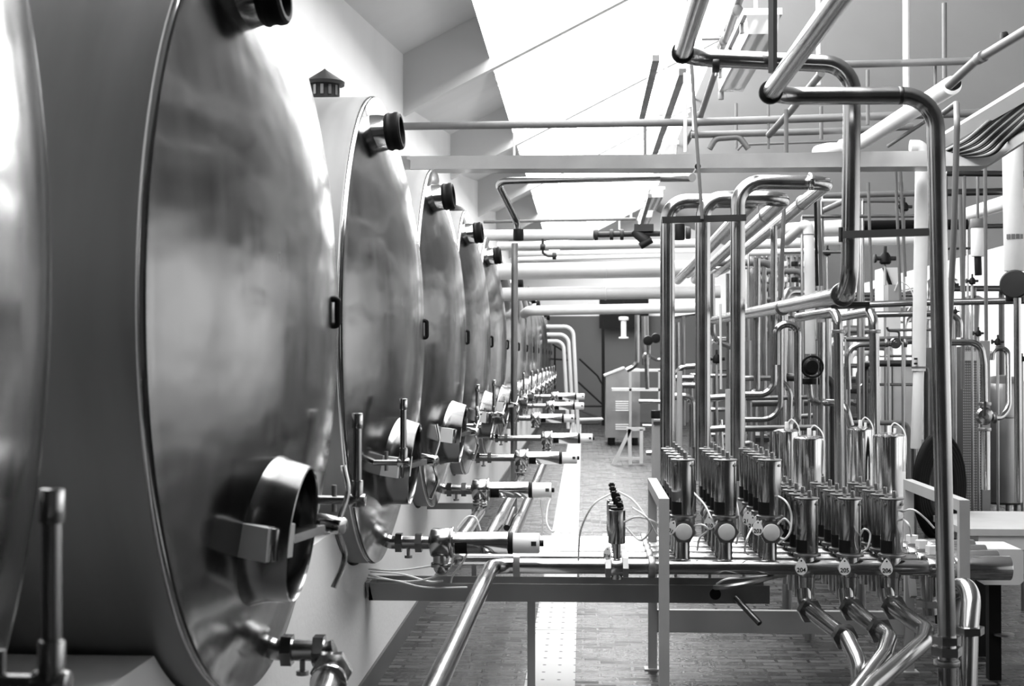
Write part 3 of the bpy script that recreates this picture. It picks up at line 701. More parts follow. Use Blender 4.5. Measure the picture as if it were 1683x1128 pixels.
run('grey_pipe', 'thin dark pipe sloping below the thick white insulated pipe', 'pipe', 'pipe_grey', 6, [(1460,240,10),(1520,200,9.2)])
run('grey_pipe', 'grey sloping pipe seen behind both overhead pipes near their elbows', 'pipe', 'pipe_grey', 11, [(1264,222,10.5),(1300,182,10),(1350,120,9)])
o = run('roof_drain', 'grey jointed drain pipe descending steeply left of the light fixture', 'pipe', 'pipe_grey', 13, [(1222,-20,7.8),(1195,60,8.6),(1150,195,11),(1128,235,11.6)])
for q in ((1212,18,8.0),(1190,68,8.7),(1150,190,10.9)): collar(o, 'coupling', 'pipe_grey', p(*q), p(1150,195,11)-p(1195,60,8.6), .030, .05)
run('roof_drain', 'short grey pipe branching left from the jointed drain pipe', 'pipe', 'pipe_grey', 5, [(1155,64,9),(1195,63,8.8)])
run('roof_drain', 'grey elbow pipe rising from the duct near the jointed drain pipe', 'pipe', 'pipe_grey', 10, [(1166,245,11),(1176,228,11),(1215,225,11),(1230,245,11)], bend=.06)
for (q0, q1, lab) in (((1078,95,10),(1054,196,12.2),'dark hanging rail seen above the long grey pipe'), ((1122,118,9.6),(1074,256,13.4),'longer mottled hanging rail beside the drain pipe'), ((1068,322,17.5),(1055,366,20),'far short end of the dark hanging rail above the strainer')):
    a, b = p(*q0), p(*q1); tag(MB().bar(a, b, .05, .045).build('hanging_rail', 'dark_steel'), lab, 'rail')
# ---- light fixtures
def fixture(q, Y, L, lab):
    c = p(*q, Y); t = empty('light_fixture', lab, 'lamp', c, 'strip light fixtures over the aisle')
    MB().box((-.10, 0, .05), (.10, L, .085)).build('housing', 'white_paint', t)
    cv = MB(); pts = [(-.085,0,.05), (-.075,0,-.05), (.075,0,-.05), (.085,0,.05)]; cv.prism(pts, (0, L, 0)); cv.build('cover', 'clear_cover', t)
    for dx in (-.035, .035): MB().rcyl((dx, .06, .02), (dx, L-.06, .02), .016, .004, 16).build('tube', 'tube_light', t)
    for y in (.2, L*.5, L-.2):
        for s in (-1, 1): MB().box((s*.088-.008, y-.02, .0), (s*.088+.008, y+.02, .075)).build('clip', 'dull_steel', t)
    MB().rcyl((0, .3, .085), (0, .3, 1.2), .012, .003, 10).build('hanger_rod', 'white_paint', t)
    MB().rcyl((0, L-.3, .085), (0, L-.3, 1.2), .012, .003, 10).build('hanger_rod', 'white_paint', t)
fixture((1254, 40), 7.4, 1.6, 'large clear-covered strip light at the top, behind the overhead pipes')
fixture((1098, 246), 13.2, 1.6, 'second strip light, its end just above the cable duct')
fixture((1080, 318), 18.0, 1.6, 'third strip light, above the dark strainer')
fixture((1064, 352), 23.0, 1.6, 'farthest strip light, small and pale above the strainer')
tag(MB().rcyl(p(1185,150,9.0), p(1185,164,9.0), .018, .004, 12).sweep([p(1186,138,9.0), p(1185,150,9.0)], .004, 6).build('pull_switch', 'grey_paint'), 'small grey pull switch hanging below the large strip light', 'switch')
# ---- thin vertical hangers from the roof
HG = [(1139,-10,215,9.2,5,'white_paint','thin pale hanger rod left of the overhead elbow, rising out of frame'),
 (1126,120,250,9.4,6,'white_paint','pale hanger rod just under the left overhead elbow'),
 (1108,20,95,12,3,'white_paint','faint thin rod high at the left of the overhead elbow'),
 (1086,112,190,11,8,'white_paint','white vertical stub by the first dark hanging rail'),
 (1060,208,256,11,5,'pipe_grey','short grey rod between the long grey pipe and the duct'),
 (1182,-10,60,9.8,7,'white_paint','white vertical rod beside the jointed drain pipe'),
 (1345,-10,140,10.8,8,'white_paint','pale vertical hanger pipe crossing behind the overhead bend'),
 (1350,230,175,10.7,6,'pipe_grey','short grey rod with collar between the two grey pipes'),
 (1489,-10,185,10,11,'white_paint','thick white vertical hanger pipe behind the right overhead bend'),
 (1552,5,130,9.5,8,'pipe_grey','dark grey vertical rod ending in a cap at the upper right'),
 (1426,115,205,9.8,6,'pipe_grey','short grey rod hanging under the dark horizontal pipe, left one'),
 (1537,100,150,9,5,'pipe_grey','thin rod with white clip at the dark horizontal pipe'),
 (1292,180,282,9.3,7,'pipe_grey','grey hanger rod dropping across the duct between the risers and the bend'),
 (1263,165,245,10.5,4,'pipe_grey','thin grey rod near the strapped elbow'),
 (845,212,262,10.7,4,'white_paint','thin rod between grey pipe and duct above the middle tanks'),
 (1210,170,245,12,5,'pipe_grey','grey rod with dark cap on the sloping ceiling behind the duct'),
 (1037,314,360,18,4,'white_paint','thin white rod under the far skylight, right one'),
 (1018,345,378,20,3,'white_paint','thin white rod under the far skylight, left one')]
for x, y0, y1, Y, d, m, lab in HG: run('hanger_rod', lab, 'rod', m, d, [(x,y0,Y),(x+(y1-y0)*.004,y1,Y)], seg=10)
# ================================================================== PIPES CROSSING THE AISLE
o = run('steel_pipe', 'steel pipe below the duct, kinked down at its left end to a black flange', 'pipe', 'steel', 12, [(1094,291,11.2),(816,298,11.6),(850,366,12.2),(852,392,12.2)], bend=.10)
collar(o, 'flange', 'black', p(852,386,12.2), Z, .045, .10)
run('steel_pipe', 'dark branch stub at the right end of the kinked pipe', 'pipe', 'dull_steel', 14, [(1085,292,11.2),(1112,292,11.2),(1138,292,11)])
run('crossing_pipe', 'thin grey pipe crossing the aisle below the skylights', 'pipe', 'pipe_grey', 5, [(795,365,14.6),(1045,360,14.4)])
wp = run('insulated_pipe', 'white insulated pipe feeding the black strainer over the aisle', 'pipe', 'pipe_white', 18, [(790,387,14.2),(976,386,14.0)], seg=20)
run('crossing_pipe', 'white pipe just under the strainer pipe', 'pipe', 'pipe_white', 14, [(818,405,14.6),(1142,400,14.4),(1180,398,14.4)], seg=20)
run('crossing_pipe', 'slim white pipe, third below the strainer pipe', 'pipe', 'white_paint', 7, [(848,417,15),(1150,412,15)])
run('crossing_pipe', 'slim white pipe just above the thickest insulated pipe', 'pipe', 'white_paint', 7, [(850,426,15.2),(1088,421,15.2)])
o = run('insulated_pipe', 'thickest white insulated pipe crossing the aisle, uppermost of the three', 'pipe', 'pipe_white', 27, [(820,447,15.02),(1180,441,14.8),(1212,420,15.1)], seg=28, bend=.2)
collar(o, 'seam_band', 'pipe_white', p(995,444,14.9), X, .086, .02)
o = run('insulated_pipe', 'white insulated pipe crossing the aisle, middle one of the three', 'pipe', 'pipe_white', 22, [(826,484,15.02),(1184,479,14.9)], seg=28, bend=.15)
collar(o, 'seam_band', 'pipe_white', p(995,482,14.95), X, .075, .02)
run('insulated_pipe', 'white insulated pipe crossing the aisle, lowest of the three, hiding the far opening', 'pipe', 'pipe_white', 16, [(862,516,17.0),(869,511,16.6),(1146,506,16.4)], seg=28, bend=.12)
st = empty('strainer_valve', 'black strainer with slanted cap and bolted flanges on the white pipe over the aisle', 'valve', p(1057,386,14.0))
o0 = p(1057,386,14.0)
MB().rcyl(p(976,386,14)-o0, p(1090,384,14)-o0, .028, .004, 20).build('pipe_body', 'iron', st)
for x in (980, 1005, 1022): collar(st, 'flange', 'iron', p(x,386,14)-o0, X, .055, .035)
MB().rcyl(p(1042,378,14)-o0, p(1066,400,14)-o0, .055, .01, 20).build('strainer_body', 'iron', st)
MB().rcyl(p(1052,405,13.97)-o0, p(1071,394,13.97)-o0, .035, .005, 16).build('strainer_cap', 'black', st)
MB().box((-.09,-.06,.03), (.10,.06,.10)).build('valve_bonnet', 'iron', st)
rv = empty('globe_valve', 'dark valve cluster between the left and middle risers at clamp bar height', 'valve', p(1116,385,13.4)); o0 = p(1116,385,13.4)
MB().rcyl(p(1116,368,13.4)-o0, p(1116,395,13.4)-o0, .055, .01, 20).build('valve_body', 'black', rv)
MB().rcyl(p(1127,383,13.4)-o0, p(1135,383,13.4)-o0, .06, .01, 16).build('flange', 'iron', rv)
dv = empty('drip_valve', 'small dark drip valve hanging on a bent thin pipe below the strainer pipe', 'valve', p(892,400,14.0)); o0 = p(892,400,14.0)
MB().sweep(fillet(pp((892,393,14),(892,415,14),(897,421,14),(908,421,14)), .03), .012, 10).build('stem', 'iron', dv) if False else MB().sweep([q-o0 for q in fillet(pp((892,393,14),(892,416,14),(900,421,14),(915,421,14)), .03)], .012, 10).build('stem', 'iron', dv)
MB().rcyl(p(888,406,14)-o0, p(896,406,14)-o0, .03, .005, 12).build('cock', 'iron', dv)
MB().rcyl(p(908,421,14)-o0, p(914,421,14)-o0, .035, .005, 12).build('nut', 'iron', dv)
run('support_post', 'slim steel post standing among the tank outlets, holding the crossing pipes', 'post', 'dull_steel', 11, [(846,400,14.0),(844,857,14.0)], seg=16)
JL = [((898,537,27),(939,537,27),(951,722,27), 'outermost of the three pale bent pipes before the far wall'),
      ((899,550,27),(931,550,27),(943,712,27), 'middle one of the three pale bent pipes before the far wall'),
      ((900,561,27),(923,561,27),(934,705,27), 'innermost of the three pale bent pipes before the far wall')]
for a, b, c, lab in JL: run('bent_pipe', lab, 'pipe', 'white_paint', 6, [a, (b[0]+3,b[1],27), c], bend=.18, group='three pale bent pipes')
# ================================================================== FAR WALL GROUP
def rel(o, *a): return p(*a) - o
vb = struct(MB().quad(p(985,489,35.6), p(1066,489,35.6), p(1066,540,35.6), p(985,540,35.6)).build('window_20', 'black'))
o0 = p(975,700,34.5); rl = empty('stair_railing', 'black stair railing against the grey far wall', 'railing', o0)
for q in (((952,590,34.5),(982,618,34.5),(990,632,34.5),(990,702,34.5)), ((950,628,34.5),(989,664,34.5)), ((912,570,34.5),(912,640,34.5)), ((905,590,34.5),(935,592,34.5)), ((908,566,34.5),(934,582,34.5)), ((955,668,34.5),(992,668,34.5))):
    MB().sweep([rel(o0, *k) for k in q], .022, 8).build('rail', 'black', rl)
sr = MB().prism([rel(o0,945,697,34.6), rel(o0,985,697,34.6), rel(o0,985,688,34.6), rel(o0,950,675,34.6)], (0, .9, 0)).build('stair_flight', 'dark_steel', rl)
run('standpipe', 'black vertical standpipe at the end of the aisle', 'pipe', 'black', 5, [(991,516,30),(992,700,30)])
run('steel_pipe', 'thin bright horizontal pipe near the floor left of the far machine', 'pipe', 'white_paint', 5, [(950,690,30),(992,689,30)])
o0 = p(1025,575,29); lm = empty('hanging_lamp', 'small white hanging tube lamp before the dark wall opening', 'lamp', p(1025,530,29)); o0 = p(1025,530,29)
MB().rcyl(rel(o0,1025,527,29), rel(o0,1025,555,29), .055, .005, 16).build('tube', 'plastic_white', lm)
MB().rcyl(rel(o0,1025,521,29), rel(o0,1025,527,29), .10, .02, 16).build('shade', 'plastic_white', lm)
MB().rcyl(rel(o0,1025,554,29), rel(o0,1025,557,29), .10, .01, 16).build('lower_ring', 'plastic_white', lm)
MB().sweep([rel(o0,1025,521,29), rel(o0,1025,470,29)], .012, 8).build('cord', 'black', lm)
c = p(996,722,26.4)
mc = empty('packing_machine', 'steel cabinet machine with louvers and a slanted top at the end of the aisle', 'machine', (c.x, 26.4, 0))
x1 = p(1052,722,26.4).x - c.x; zt = p(1030,606,26.4).z; zl_ = p(996,619,26.4).z
MB().prism([(0,0,.14), (x1,0,.14), (x1,0,zt), (x1*.55,0,zt), (0,0,zl_)], (0, 1.2, 0)).build('cabinet', 'galvanized', mc)
MB().prism([(-.03,-.04,zl_), (x1*.55,-.04,zt), (x1*.55,-.04,zt+.03), (-.03,-.04,zl_+.03)], (0, 1.25, 0)).build('lid', 'white_paint', mc)
for (ya, yb_) in ((658,675),(696,704)):
    for i in range(5 if ya < 690 else 3):
        z = p(1020, ya+3+i*3.6, 26.4).z; MB().box((x1*.28,-.02,z), (x1*.66,.0,z+.02)).build('louver', 'plastic_white', mc)
for fx in (.1, x1-.1): MB().rcyl((fx,.1,0), (fx,.1,.14), .07, .01, 16).build('foot', 'black', mc)
o0 = Vector((p(1040,640,24).x, 24, 0)); tb = empty('work_table', 'two-tier pale worktable in front of the steel machine', 'table', o0)
for (xa, xb_, y, n) in ((1035,1088,609,'table_top'), (1006,1085,641,'shelf')):
    a, b = rel(o0,xa,y,24), rel(o0,xb_,y,24); MB().box((a.x,0,a.z-.02), (b.x,.7,a.z+.02)).build(n, 'white_paint', tb)
for x in (1036,1084): a = rel(o0,x,640,24); MB().box((a.x-.02,.0,0), (a.x+.02,.05,rel(o0,x,609,24).z)).build('leg', 'frame_grey', tb)
o0 = Vector((p(1030,760,21.5).x, 21.5, 0)); tr = empty('trestle', 'light A-shaped trestle on the wet bricks before the machine', 'trestle', o0)
g = lambda x,y: Vector((rel(o0,x,y,21.5).x, 0, max(rel(o0,x,y,21.5).z, 0)))
for a, b in (((1036,706),(1008,764)), ((1054,706),(1054,762)), ((1034,706),(1036,764))): MB().bar(g(*a), g(*b), .05, .05).build('leg', 'enamel', tr)
MB().bar(g(1030,706), g(1060,705), .05, .05).build('top_bar', 'enamel', tr); MB().bar(g(1012,754), g(1055,754), .04, .04).build('lower_bar', 'enamel', tr)
o0 = p(1072,575,19); pg = empty('pump_gauges', 'pair of round black gauges on bent pipes left of the risers', 'gauge', o0)
for x, y in ((1065,560),(1078,556)): MB().lathe(rel(o0,x,y,19), (0,-1,0), [(-.05,0),(-.05,.06),(.0,.068),(.03,.06),(.04,0)], 20).build('gauge', 'black', pg)
MB().sweep(fillet([rel(o0,1066,568,19), rel(o0,1066,585,19), rel(o0,1080,592,19), rel(o0,1090,592,19)], .06), .025, 10).build('pipe', 'steel', pg)
run('steel_pipe', 'vertical steel pipe with curved foot above the worktable', 'pipe', 'steel', 8, [(1047,518,22),(1047,600,22),(1030,609,22)], bend=.15)
run('steel_pipe', 'hooked vertical pipe just left of the left riser', 'pipe', 'steel', 7, [(1058,590,17),(1062,578,17),(1064,640,17)], bend=.06)
for i, (x0, y0, x1, y1, d, lab) in enumerate(((1050,660,1095,661,7,'bright low pipe between machine and left riser'), (1056,700,1098,701,5,'thin low pipe between trestle and left riser'), (1062,745,1092,744,8,'short bright pipe near the floor by the left riser'), (1060,520,1061,600,12,'grey upright duct behind the round gauges'))):
    run('steel_pipe', lab, 'pipe', 'dull_steel' if i == 3 else 'steel', d, [(x0,y0,20),(x1,y1,20)])
# ================================================================== MIDDLE THICKET OF PIPES
TH = [
 # lab, mat, d, pts, bend
 ('steel pipe rising beside the right riser and bending left near its foot', 'steel', 11, [(1226,650,10),(1244,646,10),(1244,425,10)], .1),
 ('bright steel upright in the thicket, bending left at the bottom', 'steel', 11, [(1222,649,9.6),(1272,649,9.6),(1272,372,9.6)], .18),
 ('steel upright behind the bright one, bending left lower down', 'steel', 9, [(1222,690,9.9),(1283,690,9.9),(1283,430,9.9)], .16),
 ('steel hairpin pipe with square shoulders left of the black handwheel', 'steel', 12, [(1276,600,9.2),(1276,533,9.2),(1311,533,9.2),(1311,690,9.2),(1296,709,9.2)], .08),
 ('horizontal pipe turning down beside the hairpin pipe', 'steel', 9, [(1222,622,10.2),(1300,622,10.2),(1298,700,10.2)], .14),
 ('long low steel pipe behind the receiver cylinders', 'dull_steel', 10, [(1222,705,10),(1340,703,10)], None),
 ('low steel pipe ending in a curl beside the receivers', 'dull_steel', 9, [(1222,730,9),(1238,728,9),(1241,765,9)], .12),
 ('slender upright left of the big elbowed pipe', 'steel', 12, [(1350,530,10.4),(1350,745,10.4)], None),
 ('second slender upright close to the black handwheel', 'dull_steel', 10, [(1341,560,10.8),(1341,740,10.8)], None),
 ('low bright horizontal pipe behind the hairpin', 'steel', 8, [(1225,655,11.5),(1345,653,11.5)], None),
 ('broad dull horizontal pipe at the height of the handwheel base', 'dull_steel', 14, [(1235,662,12.5),(1345,660,12.5)], None),
 ('short steel pipe with rounded end above the receivers', 'dull_steel', 8, [(1315,685,11),(1338,683,11)], None),
 ('thin upright between left and middle risers', 'dull_steel', 6, [(1123,520,11),(1124,700,11)], None),
 ('upright with pale top between left and middle risers', 'steel', 8, [(1113,530,13),(1114,640,13)], None),
 ('curved steel pipe hooking between left and middle risers', 'steel', 9, [(1110,640,11),(1112,604,11),(1145,602,11)], .1),
 ('lower steel pipe bending down between left and middle risers', 'steel', 10, [(1110,622,10.5),(1140,622,10.5)], None),
 ('second lower steel pipe bundle between left and middle risers', 'steel', 10, [(1110,634,10.8),(1142,634,10.8)], None),
 ('steel elbow dropping to the floor between left and middle risers', 'steel', 12, [(1108,652,9.4),(1138,652,9.4),(1138,735,9.4)], .1),
 ('thin upright rod left of the middle riser foot', 'frame_grey', 9, [(1117,610,9.2),(1117,740,9.2)], None),
 ('thin bright rod beside the middle riser', 'white_paint', 4, [(1184,500,9.5),(1185,640,9.5)], None),
 ('steel pipe curving right behind the middle riser', 'steel', 9, [(1170,450,12),(1172,560,12),(1205,572,12)], .25),
 ('upright steel pipe between middle and right risers', 'steel', 8, [(1197,450,12.5),(1198,640,12.5)], None),
 ('steel pipe stub with a lit top between middle and right risers', 'steel', 12, [(1166,655,9.5),(1200,653,9.5)], None),
 ('lower curved stub between middle and right risers', 'steel', 11, [(1166,706,9.5),(1200,704,9.5)], None),
 ('wide grey upright plate pipe hugging the right riser', 'frame_grey', 12, [(1198,640,8.9),(1198,760,8.9)], None),
 ('bright upright pipe under the middle stub', 'bright_steel', 8, [(1184,690,9.6),(1186,745,9.6)], None),
 ('thick dull pipe bending up right of the right riser', 'dull_steel', 14, [(1228,560,12),(1229,640,12)], None),
 ('grey upright pipe with flange between the bright uprights', 'dull_steel', 8, [(1256,440,11),(1257,620,11)], None),
 ('slim grey rod crossing in front of the sloping pipes', 'pipe_grey', 7, [(1289,325,9),(1283,490,9)], None),
 ('dark rod hanging through the thicket, small crosspieces on it', 'black', 5, [(1340,325,9.5),(1343,470,9.5)], None),
 ('pale rod right of the dark rod', 'pipe_grey', 6, [(1345,330,9.6),(1350,470,9.6)], None),
 ('thin upright far behind the rack', 'pipe_grey', 4, [(1246,300,13),(1246,480,13)], None),
 ('pale upright at left of the instrument rack', 'pipe_white', 12, [(1231,412,14),(1232,500,14)], None),
 ('broad white horizontal insulated pipe behind the overhead bend', 'pipe_white', 22, [(1285,378,13.5),(1390,372,13.5)], None),
 ('white horizontal insulated pipe just below the broad one', 'pipe_white', 15, [(1230,402,13),(1390,396,13)], None),
 ('third white horizontal pipe above the instrument rack', 'pipe_white', 11, [(1230,416,12.6),(1345,413,12.6)], None),
 ('grey pipe under the duct right of the hairpin riser', 'pipe_grey', 10, [(1352,322,12),(1505,318,12)], None),
 ('thin pale pipe under the duct right of the hairpin riser', 'pipe_white', 6, [(1350,330,11.6),(1400,330,11.6)], None),
 ('dark sloping pipe beside the thick vertical bend', 'pipe_grey', 9, [(1345,350,12),(1400,325,11)], None),
 ('steel crosspipe at the level of the dark clamp', 'dull_steel', 6, [(1318,356,11.5),(1505,355,11.5)], None),
 ('wide white pipe stretch behind the tall white column', 'pipe_white', 18, [(1415,395,13.6),(1510,392,13.6)], None),
 ('long steel pipe at mid height running right behind the tall riser', 'steel', 11, [(1330,505,10.5),(1500,498,10.4),(1700,494,10.2)], None),
 ('second long steel pipe below it, ending at an elbow right of the riser', 'steel', 10, [(1310,520,10.8),(1545,515,10.6),(1578,520,10.6),(1577,555,10.6)], .16),
 ('third steel pipe with a dark underside at lower height', 'dull_steel', 8, [(1390,558,11.2),(1520,556,11.2)], None),
 ('thin horizontal conduit in front of the pale panels', 'pipe_grey', 5, [(1460,543,11.6),(1530,542,11.6)], None),
 ('steel pipe elbowing down left of the round-faced valve', 'steel', 9, [(1470,565,10),(1392,567,10),(1395,640,10)], .1),
 ('steel pipe continuing right of the round-faced valve', 'steel', 9, [(1484,563,10),(1505,561,10)], None),
 ('steel pipe running right then bending down to the ball valve', 'steel', 11, [(1535,563,9.4),(1612,563,9.4),(1617,600,9.4),(1618,665,9.4)], .15),
 ('steel pipe leaving the ball valve downwards to the sink', 'bright_steel', 14, [(1620,705,9.4),(1620,805,9.4)], None),
 ('steel hoop pipe arching from the heat exchanger and back into the ball valve', 'steel', 9, [(1630,592,9.6),(1632,573,9.6),(1657,573,9.6),(1658,672,9.5),(1645,687,9.45),(1634,687,9.4)], .12),
 ('tall bright steel upright at the far right edge', 'steel', 12, [(1672,490,9),(1674,826,9)], None),
 ('thin vertical rod behind the right column', 'pipe_grey', 6, [(1585,275,11),(1582,640,11)], None),
 ('pair-left thin rod between white column and overhead bend', 'pipe_grey', 5, [(1472,280,10.5),(1480,500,10.5)], None),
 ('pair-right thin rod between white column and overhead bend', 'pipe_grey', 5, [(1480,280,10.5),(1488,455,10.5)], None),
 ('thin rod just right of the overhead bend', 'pipe_grey', 5, [(1427,300,10.5),(1433,500,10.5)], None),
 ('rod right of the tall riser with a collar at mid height', 'pipe_grey', 7, [(1578,320,10.8),(1582,480,10.8)], None),
 ('rod crossing in front of the grey motor column', 'pipe_grey', 6, [(1619,270,10),(1621,560,10)], None),
 ('large pale sloping duct at the right behind the columns', 'pipe_white', 22, [(1590,352,14),(1690,322,12)], None),
 ('dark horizontal beam pipe at the right, near duct height', 'dark_steel', 12, [(1555,317,12.5),(1650,315,12.5)], None),
 ('second dark horizontal pipe further down at the right', 'dark_steel', 8, [(1620,372,13),(1690,371,13)], None),
 ('thin dark pipe left of the motor column', 'dark_steel', 4, [(1555,409,13),(1600,408,13)], None),
 ('black thick pipe section between overhead bend and white column', 'rubber', 17, [(1418,371,12.4),(1590,369,12.4)], None),
 ('dark pipe with valve hanging under the duct near the white column', 'dark_steel', 8, [(1480,300,12),(1482,350,12)], None),
 ('grey pipe sloping left behind the overhead bend at mid height', 'pipe_grey', 7, [(1418,330,12),(1480,330,12)], None),
 ('dark pipe run right of the riser under the duct', 'dark_steel', 10, [(1555,285,11),(1690,286,11)], None),
 ('steel pipe from the middle riser side sloping gently right', 'steel', 6, [(1108,522,12.8),(1150,516,12.4)], None),
 ('steel pipe pair lower end near the left riser elbow', 'steel', 12, [(1165,430,15),(1130,452,16)], None),
]
for lab, m, d, pts, bd in TH:
    o = run('process_pipe', lab, 'pipe', m, d, pts, bd)
    q = p(*pts[0]); q2 = p(*pts[-1])
    if abs(q.z-q2.z) < .12 and q.z > .2: MB().rcyl(q, (q.x, q.y, 0), .011, .002, 10).build('support_leg', 'dull_steel', o)
rnd = random.Random(21)
for i in range(46):     # far pipe frames behind the risers, standing on the floor
    y = rnd.uniform(11.5, 19); x0 = rnd.uniform(.085*y, .29*y); x1 = x0 + rnd.choice((-1, 1))*rnd.uniform(.25, 1.1); x1 = max(x1, .078*y)
    if y < 15: x0 = min(x0, 2.9); x1 = min(x1, 3.0)
    z = rnd.uniform(.4, 2.5); r = rnd.choice((.014, .020, .026, .034)); m = rnd.choice(('steel', 'steel', 'dull_steel', 'dark_steel', 'pipe_grey'))
    y1 = y + rnd.uniform(-.3, .6)
    pipe('background_pipe', 'one of many plain bent pipes in the far thicket behind the tall risers', 'pipe', m, r, [(x0, y, 0), (x0, y, z), (x1, y, z), (x1, y1, z), (x1, y1, 0)], bend=r*3, group='far bent pipes behind the risers', seg=12)
for i in range(14):
    y = rnd.uniform(12, 20); x0 = rnd.uniform(.085*y, .24*y); z = rnd.uniform(1.5, 2.6); r = rnd.choice((.02, .03, .04)); m = rnd.choice(('steel', 'dull_steel', 'pipe_white'))
    pipe('background_pipe', 'one of many straight upright pipes far behind the risers, hooked at the top', 'pipe', m, r, [(x0, y, 0), (x0, y, z), (x0+.4, y+.3, z), (x0+.4, y+3.5, z)], bend=.12, group='far hooked uprights behind the risers', seg=12)
# elbowed pipes with clamps behind the lower bank
for x, x0, lab in ((1378, 1312, 'tall steel pipe with elbowed top and clamp, left of the elbowed pair'), (1437, 1376, 'tall steel pipe with elbowed top and clamp, right of the elbowed pair')):
    o = run('elbowed_pipe', lab, 'pipe', 'steel', 14.5, [(x0,522,9.8),(x-2,512,9.0),(x,560,9.0),(x+2,825,9.0)], bend=.12, seg=20, group='elbowed pair of steel pipes')
    collar(o, 'clamp_ring', 'dull_steel', p(x,545,9), Z, .040, .022)
tag(MB().box(tuple(p(1364,505,9.1)-Vector((0,.03,0))), tuple(p(1428,497,9.1)+Vector((0,.03,0)))).build('support_beam', 'black'), 'short black support beam over the two elbowed pipes', 'beam')
# white columns
wc = empty('insulated_column', 'tall white insulated pipe left of the tall steel riser', 'pipe', (p(1512,700,9).x, 9, 0))
o0 = wc.location.copy()
MB().sweep(fillet([rel(o0,1496,241,9), rel(o0,1516,241,9), rel(o0,1510,610,9)], .06), .042, 24).build('upper_jacket', 'pipe_white', wc)
MB().rcyl(rel(o0,1510,608,9), rel(o0,1505,738,9), .033, .004, 24).build('lower_pipe', 'white_paint', wc)
collar(wc, 'joint_band', 'pipe_grey', rel(o0,1510,604,9), Z, .0445, .012)
for y in (590, 598): MB().box(tuple(rel(o0,1505,y,8.95)-Vector((.01,.005,.006))), tuple(rel(o0,1505,y,8.95)+Vector((.01,.005,.006)))).build('marking', 'dark_steel', wc)
mc2 = empty('pump_column', 'thick white column at the right edge with a dark motor below it', 'column', (p(1664,400,9.6).x, 9.6, 0)); o0 = mc2.location.copy()
MB().rcyl(rel(o0,1664,225,9.6), rel(o0,1667,446,9.6), .066, .006, 32).build('jacket', 'pipe_white', mc2)
for i in range(4):
    a = -2.3 + i*.45; q = rel(o0,1665,390,9.6); MB().box((-.012,-.004,-.016), (.012,.004,.016), Matrix.Translation(q + Vector((.066*math.cos(a), .066*math.sin(a), 0))) @ Matrix.Rotation(a+PI/2, 4, 'Z')).build('marking', 'pipe_grey', mc2)
MB().lathe(rel(o0,1670,468,9.5), (-.5,-1,0), [(-.12,0),(-.12,.08),(.06,.095),(.07,.085),(.075,0)], 32).build('motor', 'iron', mc2)
MB().rcyl(rel(o0,1668,482,9.6), rel(o0,1668,496,9.6), .06, .008, 20).build('flange', 'black', mc2)
mo = empty('grey_motor', 'grey cylindrical motor with a black stem hanging right of the tall riser', 'motor', p(1607,400,12)); o0 = p(1607,400,12)
MB().rcyl(rel(o0,1607,375,12), rel(o0,1607,422,12), .055, .006, 24).build('housing', 'pipe_white', mo)
MB().rcyl(rel(o0,1607,422,12), rel(o0,1608,453,12), .030, .004, 20).build('stem', 'black', mo)
MB().rcyl(rel(o0,1607,360,12), rel(o0,1607,375,12), .06, .006, 24).build('cover', 'pipe_grey', mo)
MB().rcyl(rel(o0,1607,360,12), rel(o0,1607,230,12), .012, .002, 10).build('hanger', 'pipe_grey', mo)
# column with handwheel
hw = empty('insulated_riser', 'white insulated riser with a curved top and a black handwheel valve at its foot', 'pipe', p(1333,560,10.4)); o0 = p(1333,560,10.4)
MB().sweep(fillet([rel(o0,1292,396,10.8), rel(o0,1322,370,10.4), rel(o0,1328,372,10.4), rel(o0,1330,400,10.4), rel(o0,1332,582,10.4)], .09), .038, 22).build('jacket', 'pipe_white', hw)
collar(hw, 'joint_band', 'pipe_grey', rel(o0,1329,386,10.4), Z, .040, .008)
wv = MB().lathe(rel(o0,1333,603,10.3), (.15,-1,0), [(-.07,0),(-.07,.05),(0,.062),(.03,.045),(.03,0)], 28).build('valve_body', 'black', hw)
ring = [rel(o0,1335,603,10.18) + Vector((.074*math.cos(a), 0, .074*math.sin(a))) for a in [2*PI*i/32 for i in range(33)]]
MB().sweep(ring, .009, 10, caps=False).build('handwheel', 'black', hw)
MB().rcyl(rel(o0,1330,622,10.4), rel(o0,1330,632,10.4), .05, .006, 20).build('flange', 'black', hw)
MB().sweep(fillet([rel(o0,1330,628,10.4), rel(o0,1333,662,10.4), rel(o0,1362,662,10.4), rel(o0,1388,662,10.2), rel(o0,1398,700,10.2)], .16), .026, 18).build('outlet_elbow', 'steel', hw)
# valves in the thicket
rf = empty('butterfly_valve', 'round-faced steel valve on the pipe left of the white column', 'valve', p(1472,564,10)); o0 = p(1472,564,10)
MB().lathe((0,0,0), (0,-1,0), [(-.04,0),(-.04,.035),(.0,.040),(.02,.034),(.02,.022),(.03,.020),(.03,.010),(.045,.008),(.045,0)], 28).build('valve_body', 'steel', rf)
MB().sweep(fillet([rel(o0,1478,560,10), rel(o0,1478,545,10), rel(o0,1460,544,10), rel(o0,1458,538,10)], .02), .008, 8).build('handle', 'dark_steel', rf)
for x in (1457,1488): collar(rf, 'union_nut', 'dull_steel', rel(o0,x,564,10), X, .030, .02)
bv = empty('ball_valve', 'steel ball valve with an upright lever right of the tall riser', 'valve', p(1617,684,9.4)); o0 = p(1617,684,9.4)
MB().lathe((0,0,0), (0,-1,0), [(-.05,0),(-.045,.04),(-.02,.056),(.02,.058),(.035,.045),(.04,.02),(.06,.018),(.06,0)], 32).build('valve_body', 'steel', bv)
MB().bar(rel(o0,1618,684,9.32), rel(o0,1619,660,9.32), .014, .012).build('lever', 'dark_steel', bv)
